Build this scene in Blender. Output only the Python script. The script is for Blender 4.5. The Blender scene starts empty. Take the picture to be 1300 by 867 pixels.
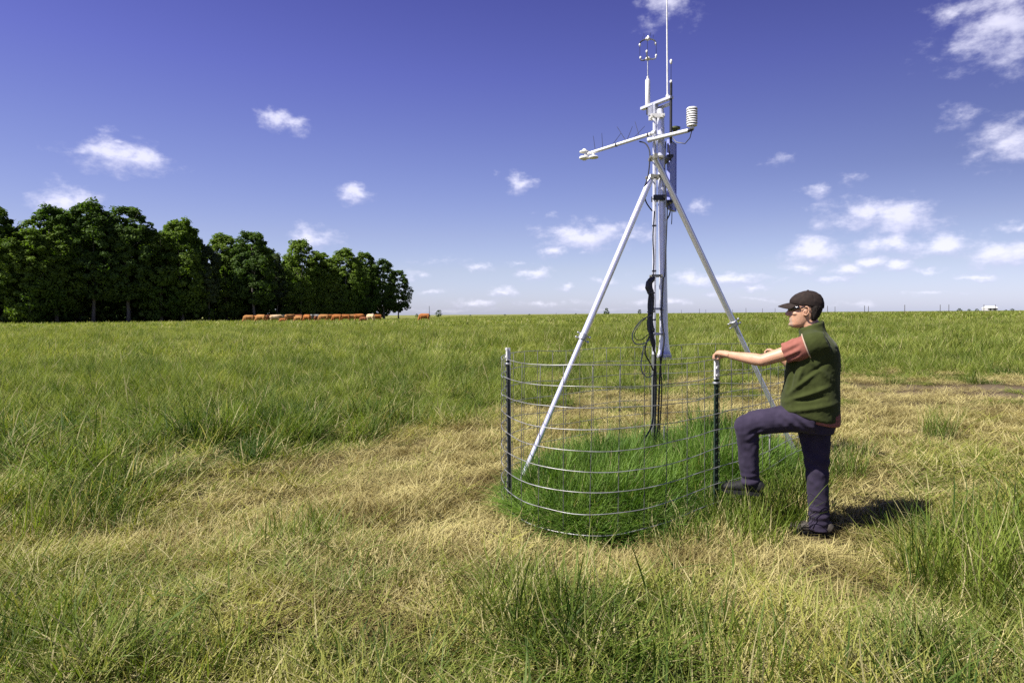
import bpy, bmesh, math, random
import numpy as np
from mathutils import Vector, Matrix, Euler

R = math.radians
scene = bpy.context.scene
C = scene.collection

# ------------------------------------------------------------------ camera
FPX = 800.0                       # focal length in pixels of the 1300 x 867 photograph
CAMZ = 1.6
cam_d = bpy.data.cameras.new('camera')
cam_d.sensor_fit = 'HORIZONTAL'; cam_d.sensor_width = 36.0
cam_d.lens = FPX / 1300.0 * 36.0
cam_d.clip_start = 0.05; cam_d.clip_end = 9000.0
cam = bpy.data.objects.new('camera', cam_d); C.objects.link(cam)
CAM_ROT = Matrix.Rotation(R(90 - 2.47), 4, 'X') @ Matrix.Rotation(R(-0.44), 4, 'Z')
cam.matrix_world = Matrix.Translation((0, 0, CAMZ)) @ CAM_ROT
scene.camera = cam
CR = np.array(CAM_ROT.to_3x3())

def ray(px, py):
    d = CR @ np.array([(px - 650.0) / FPX, -(py - 433.5) / FPX, -1.0])
    return d / d[1]
def at(px, py, Y):                # the point at depth Y that is seen at a pixel
    d = ray(px, py)
    return Vector((d[0] * Y, Y, CAMZ + d[2] * Y))
def project(x, y, z):
    p = np.stack([x, y, z - CAMZ], -1) @ CR
    w = np.maximum(-p[..., 2], 0.05)
    return 650 + FPX * p[..., 0] / w, 433.5 - FPX * p[..., 1] / w

# ------------------------------------------------------------------ sun, sky, exposure
SUN_EL = R(52)
SUN_AZ = np.array([-0.91, -0.40]); SUN_AZ /= np.hypot(*SUN_AZ)
sun_d = bpy.data.lights.new('sun', 'SUN')
sun_d.energy = 5.0; sun_d.angle = R(0.53); sun_d.color = (1.0, 0.955, 0.87)
sun = bpy.data.objects.new('sun', sun_d); C.objects.link(sun)
sdir = Vector((SUN_AZ[0] * math.cos(SUN_EL), SUN_AZ[1] * math.cos(SUN_EL), math.sin(SUN_EL)))
sun.rotation_euler = sdir.to_track_quat('Z', 'Y').to_euler()
sun.location = (-12, -6, 20)

vs = scene.view_settings
vs.view_transform = 'Standard'; vs.look = 'None'; vs.exposure = 0.9; vs.gamma = 1.0
vs.use_curve_mapping = False
scene.render.engine = 'CYCLES'
scene.cycles.max_bounces = 6; scene.cycles.diffuse_bounces = 3
scene.cycles.transmission_bounces = 3; scene.cycles.transparent_max_bounces = 6
scene.cycles.caustics_reflective = False; scene.cycles.caustics_refractive = False
scene.cycles.sample_clamp_indirect = 4.0
scene.cycles.use_denoising = False
scene.cycles.use_adaptive_sampling = False

world = bpy.data.worlds.new('World'); scene.world = world; world.use_nodes = True
wt = world.node_tree; wt.nodes.clear()
def wn(t, **kw):
    n = wt.nodes.new(t)
    for k, v in kw.items(): setattr(n, k, v)
    return n
def wl(a, b): wt.links.new(a, b)
def wmath(op, a, b=None, c=None, clamp=False):
    n = wn('ShaderNodeMath', operation=op); n.use_clamp = clamp
    for i, v in enumerate((a, b, c)):
        if v is None: continue
        if isinstance(v, (int, float)): n.inputs[i].default_value = v
        else: wl(v, n.inputs[i])
    return n.outputs[0]
sky = wn('ShaderNodeTexSky', sky_type='NISHITA')
sky.sun_disc = False; sky.sun_elevation = SUN_EL
sky.sun_rotation = math.atan2(SUN_AZ[0], SUN_AZ[1])
sky.altitude = 300; sky.air_density = 1.0; sky.dust_density = 0.6; sky.ozone_density = 3.0
tc = wn('ShaderNodeTexCoord')
sep = wn('ShaderNodeSeparateXYZ'); wl(tc.outputs['Generated'], sep.inputs[0])
elev = wmath('ARCSINE', sep.outputs[2])
azim = wmath('ARCTAN2', sep.outputs[0], sep.outputs[1])
# the violet cast of the photograph's sky, deeper away from the horizon, all the way round
ramp = wn('ShaderNodeValToRGB')
cr = ramp.color_ramp
cr.elements[0].position = 0.0; cr.elements[0].color = (0.70, 0.735, 1.12, 1)
cr.elements[1].position = 1.0; cr.elements[1].color = (0.38, 0.29, 0.62, 1)
for p_, c_ in ((0.09, (0.80, 0.70, 0.86)), (0.165, (0.794, 0.647, 0.802)), (0.323, (0.697, 0.545, 0.801)), (0.472, (0.59, 0.43, 0.809)), (0.61, (0.486, 0.343, 0.724))):
    e = cr.elements.new(p_); e.color = (*c_, 1)
wl(wmath('DIVIDE', elev, 0.75, clamp=True), ramp.inputs[0])
tint = wn('ShaderNodeMix', data_type='RGBA', blend_type='MULTIPLY'); tint.inputs[0].default_value = 1.0
wl(sky.outputs[0], tint.inputs[6]); wl(ramp.outputs[0], tint.inputs[7])
# the sky is deepest on the side away from the sun
xx_ = sep.outputs[0]
away_ = wmath('MAXIMUM', wmath('SUBTRACT', wmath('SUBTRACT', 1.0, wmath('MULTIPLY', xx_, 0.25)), wmath('MULTIPLY', wmath('MULTIPLY', xx_, xx_), 0.42)), 0.5)
away_ = wmath('ADD', 1.0, wmath('MULTIPLY', wmath('SUBTRACT', away_, 1.0), wmath('MULTIPLY', elev, 5.0, clamp=True)))
deep = wn('ShaderNodeVectorMath', operation='SCALE'); wl(tint.outputs[2], deep.inputs[0]); wl(away_, deep.inputs['Scale'])

# clouds: soft blobs at compass bearings and heights above the horizon, torn by noise
# (bearing pixel, height pixel, half width, half height, fullness)
CLOUDS = [(150, 198, 46, 15, 1.0), (180, 204, 28, 13, 1.0), (118, 193, 30, 10, .9), (152, 183, 14, 6, .7),
  (352, 150, 24, 11, .8), (372, 158, 20, 9, .9), (80, 254, 30, 16, 1.0), (452, 245, 20, 10, .85), (655, 231, 20, 10, .8),
  (692, 273, 20, 8, .45), (745, 300, 46, 13, 1.0), (795, 302, 36, 9, .7), (703, 319, 18, 7, .8), (678, 349, 22, 7, .85),
  (636, 370, 22, 7, .8), (740, 322, 14, 5, .5), (720, 364, 20, 6, .5), (850, 8, 34, 24, .62), (822, 30, 24, 20, .45),
  (1270, 30, 66, 42, .9), (1210, 22, 34, 22, .5), (1282, 180, 52, 26, .8), (1225, 150, 40, 26, .4), (1042, 238, 20, 9, .7),
  (988, 201, 30, 13, .38), (890, 262, 26, 18, .36), (1076, 228, 26, 12, .38),
  (1100, 274, 54, 17, .95), (1138, 275, 40, 18, 1.05), (1068, 283, 40, 11, .7), (1036, 320, 36, 15, 1.0), (1128, 313, 40, 12, .95),
  (1196, 315, 36, 12, .95), (1268, 320, 36, 15, 1.05), (1296, 290, 26, 11, .7), (1022, 342, 26, 8, .95), (1080, 341, 34, 9, .9),
  (1108, 331, 24, 8, .9), (1138, 337, 16, 8, .9), (885, 357, 24, 10, .9), (932, 353, 42, 9, .85), (1000, 352, 20, 6, .5),
  (402, 304, 26, 12, .9), (530, 350, 22, 8, .6), (1094, 387, 20, 5, .85), (560, 332, 40, 10, .35), (600, 384, 60, 7, .5), (700, 385, 70, 7, .5), (840, 384, 60, 7, .5),
  (960, 380, 50, 6, .45), (1180, 372, 60, 6, .45), (770, 355, 30, 7, .5), (560, 395, 70, 4, .6), (760, 394, 80, 4, .6), (1000, 390, 70, 4, .55), (900, 372, 30, 5, .6), (820, 366, 24, 5, .6), (1240, 352, 50, 6, .6), (1180, 344, 30, 6, .6), (610, 340, 34, 7, .5), (540, 372, 30, 5, .5), (1060, 352, 40, 6, .7), (960, 366, 24, 5, .6), (660, 335, 30, 6, .4)]
comb = wn('ShaderNodeCombineXYZ'); wl(azim, comb.inputs[0]); wl(elev, comb.inputs[1])
def wnoise(scale_xyz, sc, detail, rough=0.6, off=(0, 0, 0), vec=None, out=0):
    m = wn('ShaderNodeVectorMath', operation='MULTIPLY_ADD'); wl(vec or comb.outputs[0], m.inputs[0])
    m.inputs[1].default_value = scale_xyz; m.inputs[2].default_value = off
    n = wn('ShaderNodeTexNoise'); n.inputs['Scale'].default_value = sc
    n.inputs['Detail'].default_value = detail; n.inputs['Roughness'].default_value = rough
    wl(m.outputs[0], n.inputs['Vector']); return n.outputs[out]
wv_ = wnoise((1, 1.4, 1), 30.0, 3.0, 0.6, (3.1, 1.7, 0), None, 1)
wm_ = wn('ShaderNodeVectorMath', operation='MULTIPLY_ADD'); wl(wv_, wm_.inputs[0]); wm_.inputs[1].default_value = (0.040, 0.022, 0); wm_.inputs[2].default_value = (-0.020, -0.011, 0)
wc_ = wn('ShaderNodeVectorMath', operation='ADD'); wl(comb.outputs[0], wc_.inputs[0]); wl(wm_.outputs[0], wc_.inputs[1])
def blobs(vec):
    acc = None
    for (px, py, hw, hh, amp) in CLOUDS:
        d = ray(px, py); d = d / np.linalg.norm(d)
        a0 = math.atan2(d[0], d[1]); e0 = math.asin(d[2])
        ca = math.cos(math.atan((px - 650) / FPX))
        sx = FPX / (hw * 1.55) / ca / ca; sy = FPX / (hh * 1.6) / ca
        m = wn('ShaderNodeVectorMath', operation='MULTIPLY_ADD'); wl(vec, m.inputs[0])
        m.inputs[1].default_value = (sx, sy, 0); m.inputs[2].default_value = (-a0 * sx, -e0 * sy, 0)
        ln = wn('ShaderNodeVectorMath', operation='LENGTH'); wl(m.outputs[0], ln.inputs[0])
        v = wmath('SUBTRACT', amp, ln.outputs['Value'])
        acc = v if acc is None else wmath('MAXIMUM', acc, v)
    return acc
acc = blobs(wc_.outputs[0])
up_ = wn('ShaderNodeVectorMath', operation='ADD'); wl(wc_.outputs[0], up_.inputs[0]); up_.inputs[1].default_value = (-0.004, 0.009, 0)
lit_ = wmath('SUBTRACT', acc, blobs(up_.outputs[0]))        # how much nearer the sunlit top than the base
n1 = wnoise((1, 1.6, 1), 26.0, 8.0, 0.60)
# elsewhere round the sky: the same fair-weather clouds, scattered by noise
n2 = wnoise((1, 2.6, 1), 5.0, 4.0, 0.5, (7.3, 2.1, 0))
away = wmath('MULTIPLY', wmath('SUBTRACT', wmath('ABSOLUTE', azim), 0.78), 6.0, clamp=True)
rest = wmath('SUBTRACT', wmath('MULTIPLY', wmath('SUBTRACT', n2, 0.62), 5.0), wmath('SUBTRACT', 1.0, away))
acc = wmath('MAXIMUM', acc, rest)
dens = wmath('ADD', wmath('ADD', acc, 0.14), wmath('MULTIPLY', wmath('SUBTRACT', n1, 0.5), 2.4))
mr = wn('ShaderNodeMapRange', interpolation_type='SMOOTHSTEP'); wl(dens, mr.inputs[0])
mr.inputs[1].default_value = 0.04; mr.inputs[2].default_value = 1.10
mr.inputs[3].default_value = 0.0; mr.inputs[4].default_value = 0.72
above = wmath('MULTIPLY', elev, 60.0, clamp=True)
cov = wmath('MULTIPLY', mr.outputs[0], above)
ccol = wn('ShaderNodeMix', data_type='RGBA'); wl(wmath('ADD', wmath('MULTIPLY', lit_, 0.9), wmath('MULTIPLY', dens, 0.75), clamp=True), ccol.inputs[0])
ccol.inputs[6].default_value = (4.0, 4.1, 5.8, 1); ccol.inputs[7].default_value = (6.8, 6.7, 7.8, 1)
cmix = wn('ShaderNodeMix', data_type='RGBA'); wl(cov, cmix.inputs[0])
wl(deep.outputs[0], cmix.inputs[6]); wl(ccol.outputs[2], cmix.inputs[7])
bg = wn('ShaderNodeBackground'); bg.inputs[1].default_value = 0.087
wl(cmix.outputs[2], bg.inputs[0])
world.cycles.sampling_method = 'NONE'      # an even sky: no need to aim rays at it
wo = wn('ShaderNodeOutputWorld'); wl(bg.outputs[0], wo.inputs[0])

# ------------------------------------------------------------------ helpers
def tag(o, label, cat, group=None, kind=None):
    if label: o['label'] = label
    if cat: o['category'] = cat
    if group: o['group'] = group
    if kind: o['kind'] = kind
    return o
def empty(name, loc=(0, 0, 0), rz=0.0):
    o = bpy.data.objects.new(name, None); C.objects.link(o)
    o.empty_display_size = 0.1; o.location = loc; o.rotation_euler = (0, 0, rz)
    return o
def mesh(name, verts, faces, mat=None, smooth=True):
    me = bpy.data.meshes.new(name)
    me.from_pydata([tuple(v) for v in verts], [], [tuple(f) for f in faces])
    if mat: me.materials.append(mat)
    if smooth: me.polygons.foreach_set('use_smooth', [True] * len(me.polygons))
    me.update(); return me
def link(name, me, parent=None, loc=None):
    o = bpy.data.objects.new(name, me); C.objects.link(o)
    if parent: o.parent = parent
    if loc is not None: o.location = loc
    return o
class G:                          # collects shapes for ONE mesh
    def __init__(s): s.v = []; s.f = []
    def add(s, v, f):
        b = len(s.v); s.v += [tuple(p) for p in v]; s.f += [tuple(i + b for i in q) for q in f]; return s
    def tube(s, pts, rad, n=10, cap=True, ell=None, cut=False):
        pts = [Vector(p) for p in pts]; m = len(pts)
        rad = [rad] * m if isinstance(rad, (int, float)) else list(rad)
        P2, R2 = [pts[0]], [rad[0]]
        for i in range(1, m):
            k = max(1, min(40, int((pts[i] - pts[i - 1]).length / .12)))
            for j in range(1, k + 1):
                a, b = rad[i - 1], rad[i]; t = j / k
                P2.append(pts[i - 1].lerp(pts[i], t)); R2.append(tuple(a[q] + (b[q] - a[q]) * t for q in (0, 1)) if isinstance(a, tuple) and isinstance(b, tuple) else (b if j == k else (a + (b - a) * t if not isinstance(a, tuple) and not isinstance(b, tuple) else a)))
        if cut: pts, rad, m = P2, R2, len(P2)
        T = [(pts[min(i + 1, m - 1)] - pts[max(i - 1, 0)]).normalized() for i in range(m)]
        u = T[0].orthogonal().normalized() if ell is None else (Vector(ell) - T[0] * T[0].dot(Vector(ell))).normalized()
        v = []; f = []
        for i in range(m):
            u = (u - T[i] * T[i].dot(u)).normalized(); w = T[i].cross(u)
            r = rad[i]; ra, rb = (r if isinstance(r, tuple) else (r, r))
            for k in range(n):
                a = 2 * math.pi * k / n
                v.append(pts[i] + u * (ra * math.cos(a)) + w * (rb * math.sin(a)))
        for i in range(m - 1):
            for k in range(n):
                k2 = (k + 1) % n
                f.append((i * n + k, i * n + k2, (i + 1) * n + k2, (i + 1) * n + k))
        if cap:
            f.append(tuple(range(n - 1, -1, -1))); f.append(tuple((m - 1) * n + k for k in range(n)))
        return s.add(v, f)
    def slices(s, rows, n=24, ex=2.3):
        # rows of (z, front, back, half width[, tilt]): horizontal slices, x forward
        v = []; f = []
        for r in rows:
            z, fr, bk, hw = r[:4]; tl = r[4] if len(r) > 4 else 0.0
            c = (fr + bk) / 2; hd = (fr - bk) / 2
            for k in range(n):
                a = 2 * math.pi * k / n
                cx = math.copysign(abs(math.cos(a)) ** (2 / ex), math.cos(a)); sy = math.copysign(abs(math.sin(a)) ** (2 / ex), math.sin(a))
                x = c + hd * cx; v.append((x, hw * sy, z + tl * (x - c)))
        m = len(rows)
        for i in range(m - 1):
            for k in range(n):
                k2 = (k + 1) % n
                f.append((i * n + k, i * n + k2, (i + 1) * n + k2, (i + 1) * n + k))
        f.append(tuple(range(n - 1, -1, -1))); f.append(tuple((m - 1) * n + k for k in range(n)))
        return s.add(v, f)
    def box(s, c, half, rot=None):
        rot = rot or Matrix.Identity(3); c = Vector(c)
        v = [c + rot @ Vector((x * half[0], y * half[1], z * half[2])) for x in (-1, 1) for y in (-1, 1) for z in (-1, 1)]
        return s.add(v, [(0, 1, 3, 2), (4, 6, 7, 5), (0, 4, 5, 1), (2, 3, 7, 6), (0, 2, 6, 4), (1, 5, 7, 3)])
    def ball(s, c, r, n=12, m=8, rot=None):
        r = (r, r, r) if isinstance(r, (int, float)) else r
        rot = rot or Matrix.Identity(3); c = Vector(c)
        v = [c + rot @ Vector((0, 0, -r[2]))]; f = []
        for i in range(1, m):
            p = -math.pi / 2 + math.pi * i / m
            for k in range(n):
                a = 2 * math.pi * k / n
                v.append(c + rot @ Vector((r[0] * math.cos(p) * math.cos(a), r[1] * math.cos(p) * math.sin(a), r[2] * math.sin(p))))
        v.append(c + rot @ Vector((0, 0, r[2]))); t = len(v) - 1
        for k in range(n):
            k2 = (k + 1) % n
            f.append((0, 1 + k2, 1 + k)); f.append((t, t - n + k, t - n + k2))
        for i in range(m - 2):
            for k in range(n):
                k2 = (k + 1) % n; b = 1 + i * n
                f.append((b + k, b + k2, b + n + k2, b + n + k))
        return s.add(v, f)
    def lathe(s, c, prof, n=20, axis=None):     # prof: (radius, height) from the bottom up
        q = Vector((0, 0, 1)).rotation_difference(Vector(axis)).to_matrix() if axis is not None else Matrix.Identity(3)
        c = Vector(c); v = []; f = []
        for (r, h) in prof:
            for k in range(n):
                a = 2 * math.pi * k / n
                v.append(c + q @ Vector((r * math.cos(a), r * math.sin(a), h)))
        m = len(prof)
        for i in range(m - 1):
            for k in range(n):
                k2 = (k + 1) % n
                f.append((i * n + k, i * n + k2, (i + 1) * n + k2, (i + 1) * n + k))
        f.append(tuple(range(n - 1, -1, -1))); f.append(tuple((m - 1) * n + k for k in range(n)))
        return s.add(v, f)
    def build(s, name, mat, parent=None, smooth=True):
        return link(name, mesh(name, s.v, s.f, mat, smooth), parent)
def part(name, g, mat, parent, smooth=True, auto=False):
    o = g.build(name, mat, parent, smooth)
    if parent is not None and parent.type == 'EMPTY': o.matrix_parent_inverse = Matrix.Identity(4)
    if auto:
        try:
            me = o.data; me.shade_auto_smooth = True
        except Exception: pass
        sharp_edges(o.data, 40)
    return o
def sharp_edges(me, deg):
    bm = bmesh.new(); bm.from_mesh(me)
    for e in bm.edges:
        e.smooth = not (len(e.link_faces) != 2 or e.calc_face_angle(0) > R(deg))
    bm.to_mesh(me); bm.free()
def fuse(g, voxel, smooth=4, factor=0.5):       # weld overlapping shapes into one continuous skin
    ob = link('tmp', mesh('tmp', g.v, g.f))
    m = ob.modifiers.new('r', 'REMESH'); m.mode = 'VOXEL'; m.voxel_size = voxel
    if smooth:
        s = ob.modifiers.new('s', 'SMOOTH'); s.iterations = smooth; s.factor = factor
    dg = bpy.context.evaluated_depsgraph_get()
    me = bpy.data.meshes.new_from_object(ob.evaluated_get(dg))
    old = ob.data; bpy.data.objects.remove(ob); bpy.data.meshes.remove(old)
    me.polygons.foreach_set('use_smooth', [True] * len(me.polygons))
    return me
def coords(me):
    a = np.empty(len(me.vertices) * 3); me.vertices.foreach_get('co', a); return a.reshape(-1, 3)
def normals(me):
    a = np.empty(len(me.vertices) * 3); me.vertices.foreach_get('normal', a); return a.reshape(-1, 3)
def displace(me, fn):
    c = coords(me); n = normals(me); c = c + n * fn(c)[:, None]
    me.vertices.foreach_set('co', c.ravel()); me.update()
def hsh(i, j, k, seed):
    h = (i * 374761393 + j * 668265263 + k * 2147483647 + seed * 1274126177) & 0xFFFFFFFF
    h = ((h ^ (h >> 13)) * 1274126177) & 0xFFFFFFFF
    return ((h ^ (h >> 16)) & 0xFFFF) / 65535.0
def vnoise(x, y, z=None, seed=0):
    x = np.asarray(x, float); y = np.asarray(y, float); z = np.zeros_like(x) if z is None else np.asarray(z, float)
    i = np.floor(x).astype(np.int64); j = np.floor(y).astype(np.int64); k = np.floor(z).astype(np.int64)
    u = x - i; v = y - j; w = z - k
    u = u * u * (3 - 2 * u); v = v * v * (3 - 2 * v); w = w * w * (3 - 2 * w)
    r = 0
    for a in (0, 1):
        for b in (0, 1):
            for c in (0, 1):
                r = r + hsh(i + a, j + b, k + c, seed) * (u if a else 1 - u) * (v if b else 1 - v) * (w if c else 1 - w)
    return r
def sstep(a, b, x):
    t = np.clip((x - a) / (b - a), 0, 1); return t * t * (3 - 2 * t)
ORD = ['first', 'second', 'third', 'fourth', 'fifth', 'sixth', 'seventh', 'eighth', 'ninth', 'tenth', 'eleventh', 'twelfth',
       'thirteenth', 'fourteenth', 'fifteenth', 'sixteenth', 'seventeenth', 'eighteenth', 'nineteenth', 'twentieth', 'twenty-first', 'twenty-second', 'twenty-third', 'twenty-fourth']

# ------------------------------------------------------------------ materials
def newmat(name):
    m = bpy.data.materials.new(name); m.use_nodes = True; nt = m.node_tree; nt.nodes.clear()
    out = nt.nodes.new('ShaderNodeOutputMaterial'); return m, nt, out
def principled(name, col, rough=0.6, metal=0.0, col2=None, nscale=20.0, bump=0.0, bscale=60.0, spec=0.5, sheen=0.0, detail=4.0):
    m, nt, out = newmat(name); N = nt.nodes.new; L = nt.links.new
    b = N('ShaderNodeBsdfPrincipled'); L(b.outputs[0], out.inputs[0])
    b.inputs['Roughness'].default_value = rough; b.inputs['Metallic'].default_value = metal
    b.inputs['Specular IOR Level'].default_value = spec
    if sheen: b.inputs['Sheen Weight'].default_value = sheen; b.inputs['Sheen Roughness'].default_value = 0.5
    co = N('ShaderNodeTexCoord')
    col2 = col2 or tuple(c * 0.72 for c in col)
    n = N('ShaderNodeTexNoise'); n.inputs['Scale'].default_value = nscale; n.inputs['Detail'].default_value = detail
    L(co.outputs['Object'], n.inputs['Vector'])
    mx = N('ShaderNodeMix'); mx.data_type = 'RGBA'
    mx.inputs[6].default_value = (*col, 1); mx.inputs[7].default_value = (*col2, 1)
    rg = N('ShaderNodeMapRange'); rg.inputs[1].default_value = 0.35; rg.inputs[2].default_value = 0.7
    L(n.outputs[0], rg.inputs[0]); L(rg.outputs[0], mx.inputs[0]); L(mx.outputs[2], b.inputs['Base Color'])
    if bump:
        n2 = N('ShaderNodeTexNoise'); n2.inputs['Scale'].default_value = bscale; n2.inputs['Detail'].default_value = 3
        L(co.outputs['Object'], n2.inputs['Vector'])
        bp = N('ShaderNodeBump'); bp.inputs['Strength'].default_value = bump; bp.inputs['Distance'].default_value = 0.01
        L(n2.outputs[0], bp.inputs['Height']); L(bp.outputs[0], b.inputs['Normal'])
    return m
def leafmat(name, colA, colB, trans=0.35, gloss=0.06, wscale=0.6, tcol=None, rough=0.6, dead=None):
    # blades and leaves: two colours mixed by a per-blade value, the instance and the place; light passes through
    m, nt, out = newmat(name); N = nt.nodes.new; L = nt.links.new
    at_ = N('ShaderNodeAttribute'); at_.attribute_name = 'tint'
    oi = N('ShaderNodeObjectInfo'); ge = N('ShaderNodeNewGeometry')
    no = N('ShaderNodeTexNoise'); no.inputs['Scale'].default_value = wscale; no.inputs['Detail'].default_value = 3
    L(ge.outputs['Position'], no.inputs['Vector'])
    def ma(op, a, b):
        n = N('ShaderNodeMath'); n.operation = op
        for i, v in enumerate((a, b)):
            if isinstance(v, (int, float)): n.inputs[i].default_value = v
            else: L(v, n.inputs[i])
        return n.outputs[0]
    f = ma('ADD', ma('MULTIPLY', at_.outputs['Fac'], 0.55), ma('MULTIPLY', oi.outputs['Random'], 0.2))
    f = ma('ADD', f, ma('MULTIPLY', ma('SUBTRACT', no.outputs[0], 0.46), 2.6))
    mx = N('ShaderNodeMix'); mx.data_type = 'RGBA'; mx.clamp_factor = True
    mx.inputs[6].default_value = (*colA, 1); mx.inputs[7].default_value = (*colB, 1); L(f, mx.inputs[0])
    if dead:                          # a share of dead, straw coloured blades
        gt = ma('GREATER_THAN', at_.outputs['Fac'], dead); md = N('ShaderNodeMix'); md.data_type = 'RGBA'
        L(gt, md.inputs[0]); L(mx.outputs[2], md.inputs[6]); md.inputs[7].default_value = (.46, .41, .20, 1); mx = md
    di = N('ShaderNodeBsdfDiffuse'); L(mx.outputs[2], di.inputs[0])
    tr = N('ShaderNodeBsdfTranslucent')
    tm = N('ShaderNodeMix'); tm.data_type = 'RGBA'; tm.blend_type = 'MULTIPLY'; tm.inputs[0].default_value = 1
    tm.inputs[7].default_value = (*(tcol or (1.0, 1.05, 0.5)), 1); L(mx.outputs[2], tm.inputs[6]); L(tm.outputs[2], tr.inputs[0])
    a = N('ShaderNodeMixShader'); a.inputs[0].default_value = trans; L(di.outputs[0], a.inputs[1]); L(tr.outputs[0], a.inputs[2])
    gl = N('ShaderNodeBsdfGlossy'); gl.inputs['Roughness'].default_value = rough
    b = N('ShaderNodeMixShader'); b.inputs[0].default_value = gloss; L(a.outputs[0], b.inputs[1]); L(gl.outputs[0], b.inputs[2])
    L(b.outputs[0], out.inputs[0]); return m
M = {}
M['alu'] = principled('brushed_aluminium', (0.78, 0.79, 0.86), 0.34, 0.4, (0.68, 0.69, 0.76), 5)
M['alu_leg'] = principled('anodised_tube', (0.86, 0.86, 0.93), 0.27, 0.6, (0.80, 0.80, 0.87), 4)
M['shaded_zinc'] = principled('shaded_zinc', (0.15, 0.16, 0.145), 0.7, 0.2, (0.09, 0.10, 0.085), 18, .1, 60)  # grey for the lower pole, with the shade below the flange painted in
M['galv'] = principled('galvanised_steel', (0.55, 0.56, 0.58), 0.45, 0.8, (0.36, 0.37, 0.39), 30, 0.1, 90)
M['wire_dark'] = principled('weathered_wire', (0.14, 0.14, 0.14), 0.6, 0.3, (0.07, 0.065, 0.06), 14)
M['wire'] = principled('fence_wire', (0.46, 0.46, 0.46), 0.45, 0.6, (0.20, 0.19, 0.18), 9)
M['white_plastic'] = principled('white_plastic', (0.80, 0.79, 0.75), 0.45, 0, (0.70, 0.69, 0.65), 25)
M['white_paint'] = principled('white_paint', (0.78, 0.78, 0.78), 0.5, 0, (0.62, 0.61, 0.58), 40, 0.1, 80)
M['black_plastic'] = principled('black_plastic', (0.02, 0.02, 0.022), 0.42, 0, (0.035, 0.035, 0.036), 30)
M['cable'] = principled('cable_jacket', (0.022, 0.022, 0.024), 0.45, 0, (0.04, 0.04, 0.04), 40)
M['grey_cable'] = principled('grey_conduit', (0.28, 0.28, 0.28), 0.5, 0, (0.2, 0.2, 0.2), 40)
M['post_green'] = principled('green_post_paint', (0.012, 0.035, 0.022), 0.5, 0.1, (0.03, 0.035, 0.025), 40, 0.15, 100)
M['post_dark'] = principled('weathered_post_paint', (0.085, 0.09, 0.09), 0.6, 0.1, (0.035, 0.04, 0.036), 40, 0.15, 100)
M['panel'] = principled('panel_back', (0.30, 0.34, 0.74), 0.5, 0.0, (0.29, 0.33, 0.72), 3)
M['brass'] = principled('yellow_passivated_clamp', (0.42, 0.40, 0.28), 0.45, 0.6, (0.28, 0.27, 0.2), 40)
M['green_cap'] = principled('olive_cap', (0.10, 0.12, 0.05), 0.5)
M['bark'] = principled('bark', (0.17, 0.15, 0.13), 0.9, 0, (0.09, 0.078, 0.066), 6, 0.6, 12)
M['old_wood'] = principled('weathered_post_wood', (0.07, 0.06, 0.055), 0.9, 0, (0.04, 0.035, 0.03), 10)

# ------------------------------------------------------------------ terrain
def terrain(x, y):
    x = np.asarray(x, float); y = np.asarray(y, float)
    rise = (0.5 + 0.5 * sstep(-25, 60, x)) * sstep(12, 110, y)
    near = np.exp(-((x - 1) ** 2 + (y - 5) ** 2) / 900.0)
    bump = (vnoise(x * 0.8, y * 0.8, seed=3) - 0.5) * 0.07 + (vnoise(x * 2.2, y * 2.2, seed=5) - 0.5) * 0.07 + (vnoise(x * 6, y * 6, seed=6) - 0.5) * 0.03
    tread = 1 - np.exp(-(((x - 2.1) / .38) ** 2 + ((y - 4.42) / .3) ** 2))          # level where the person stands
    return rise + bump * near * tread - .012 * (1 - tread)
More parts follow.
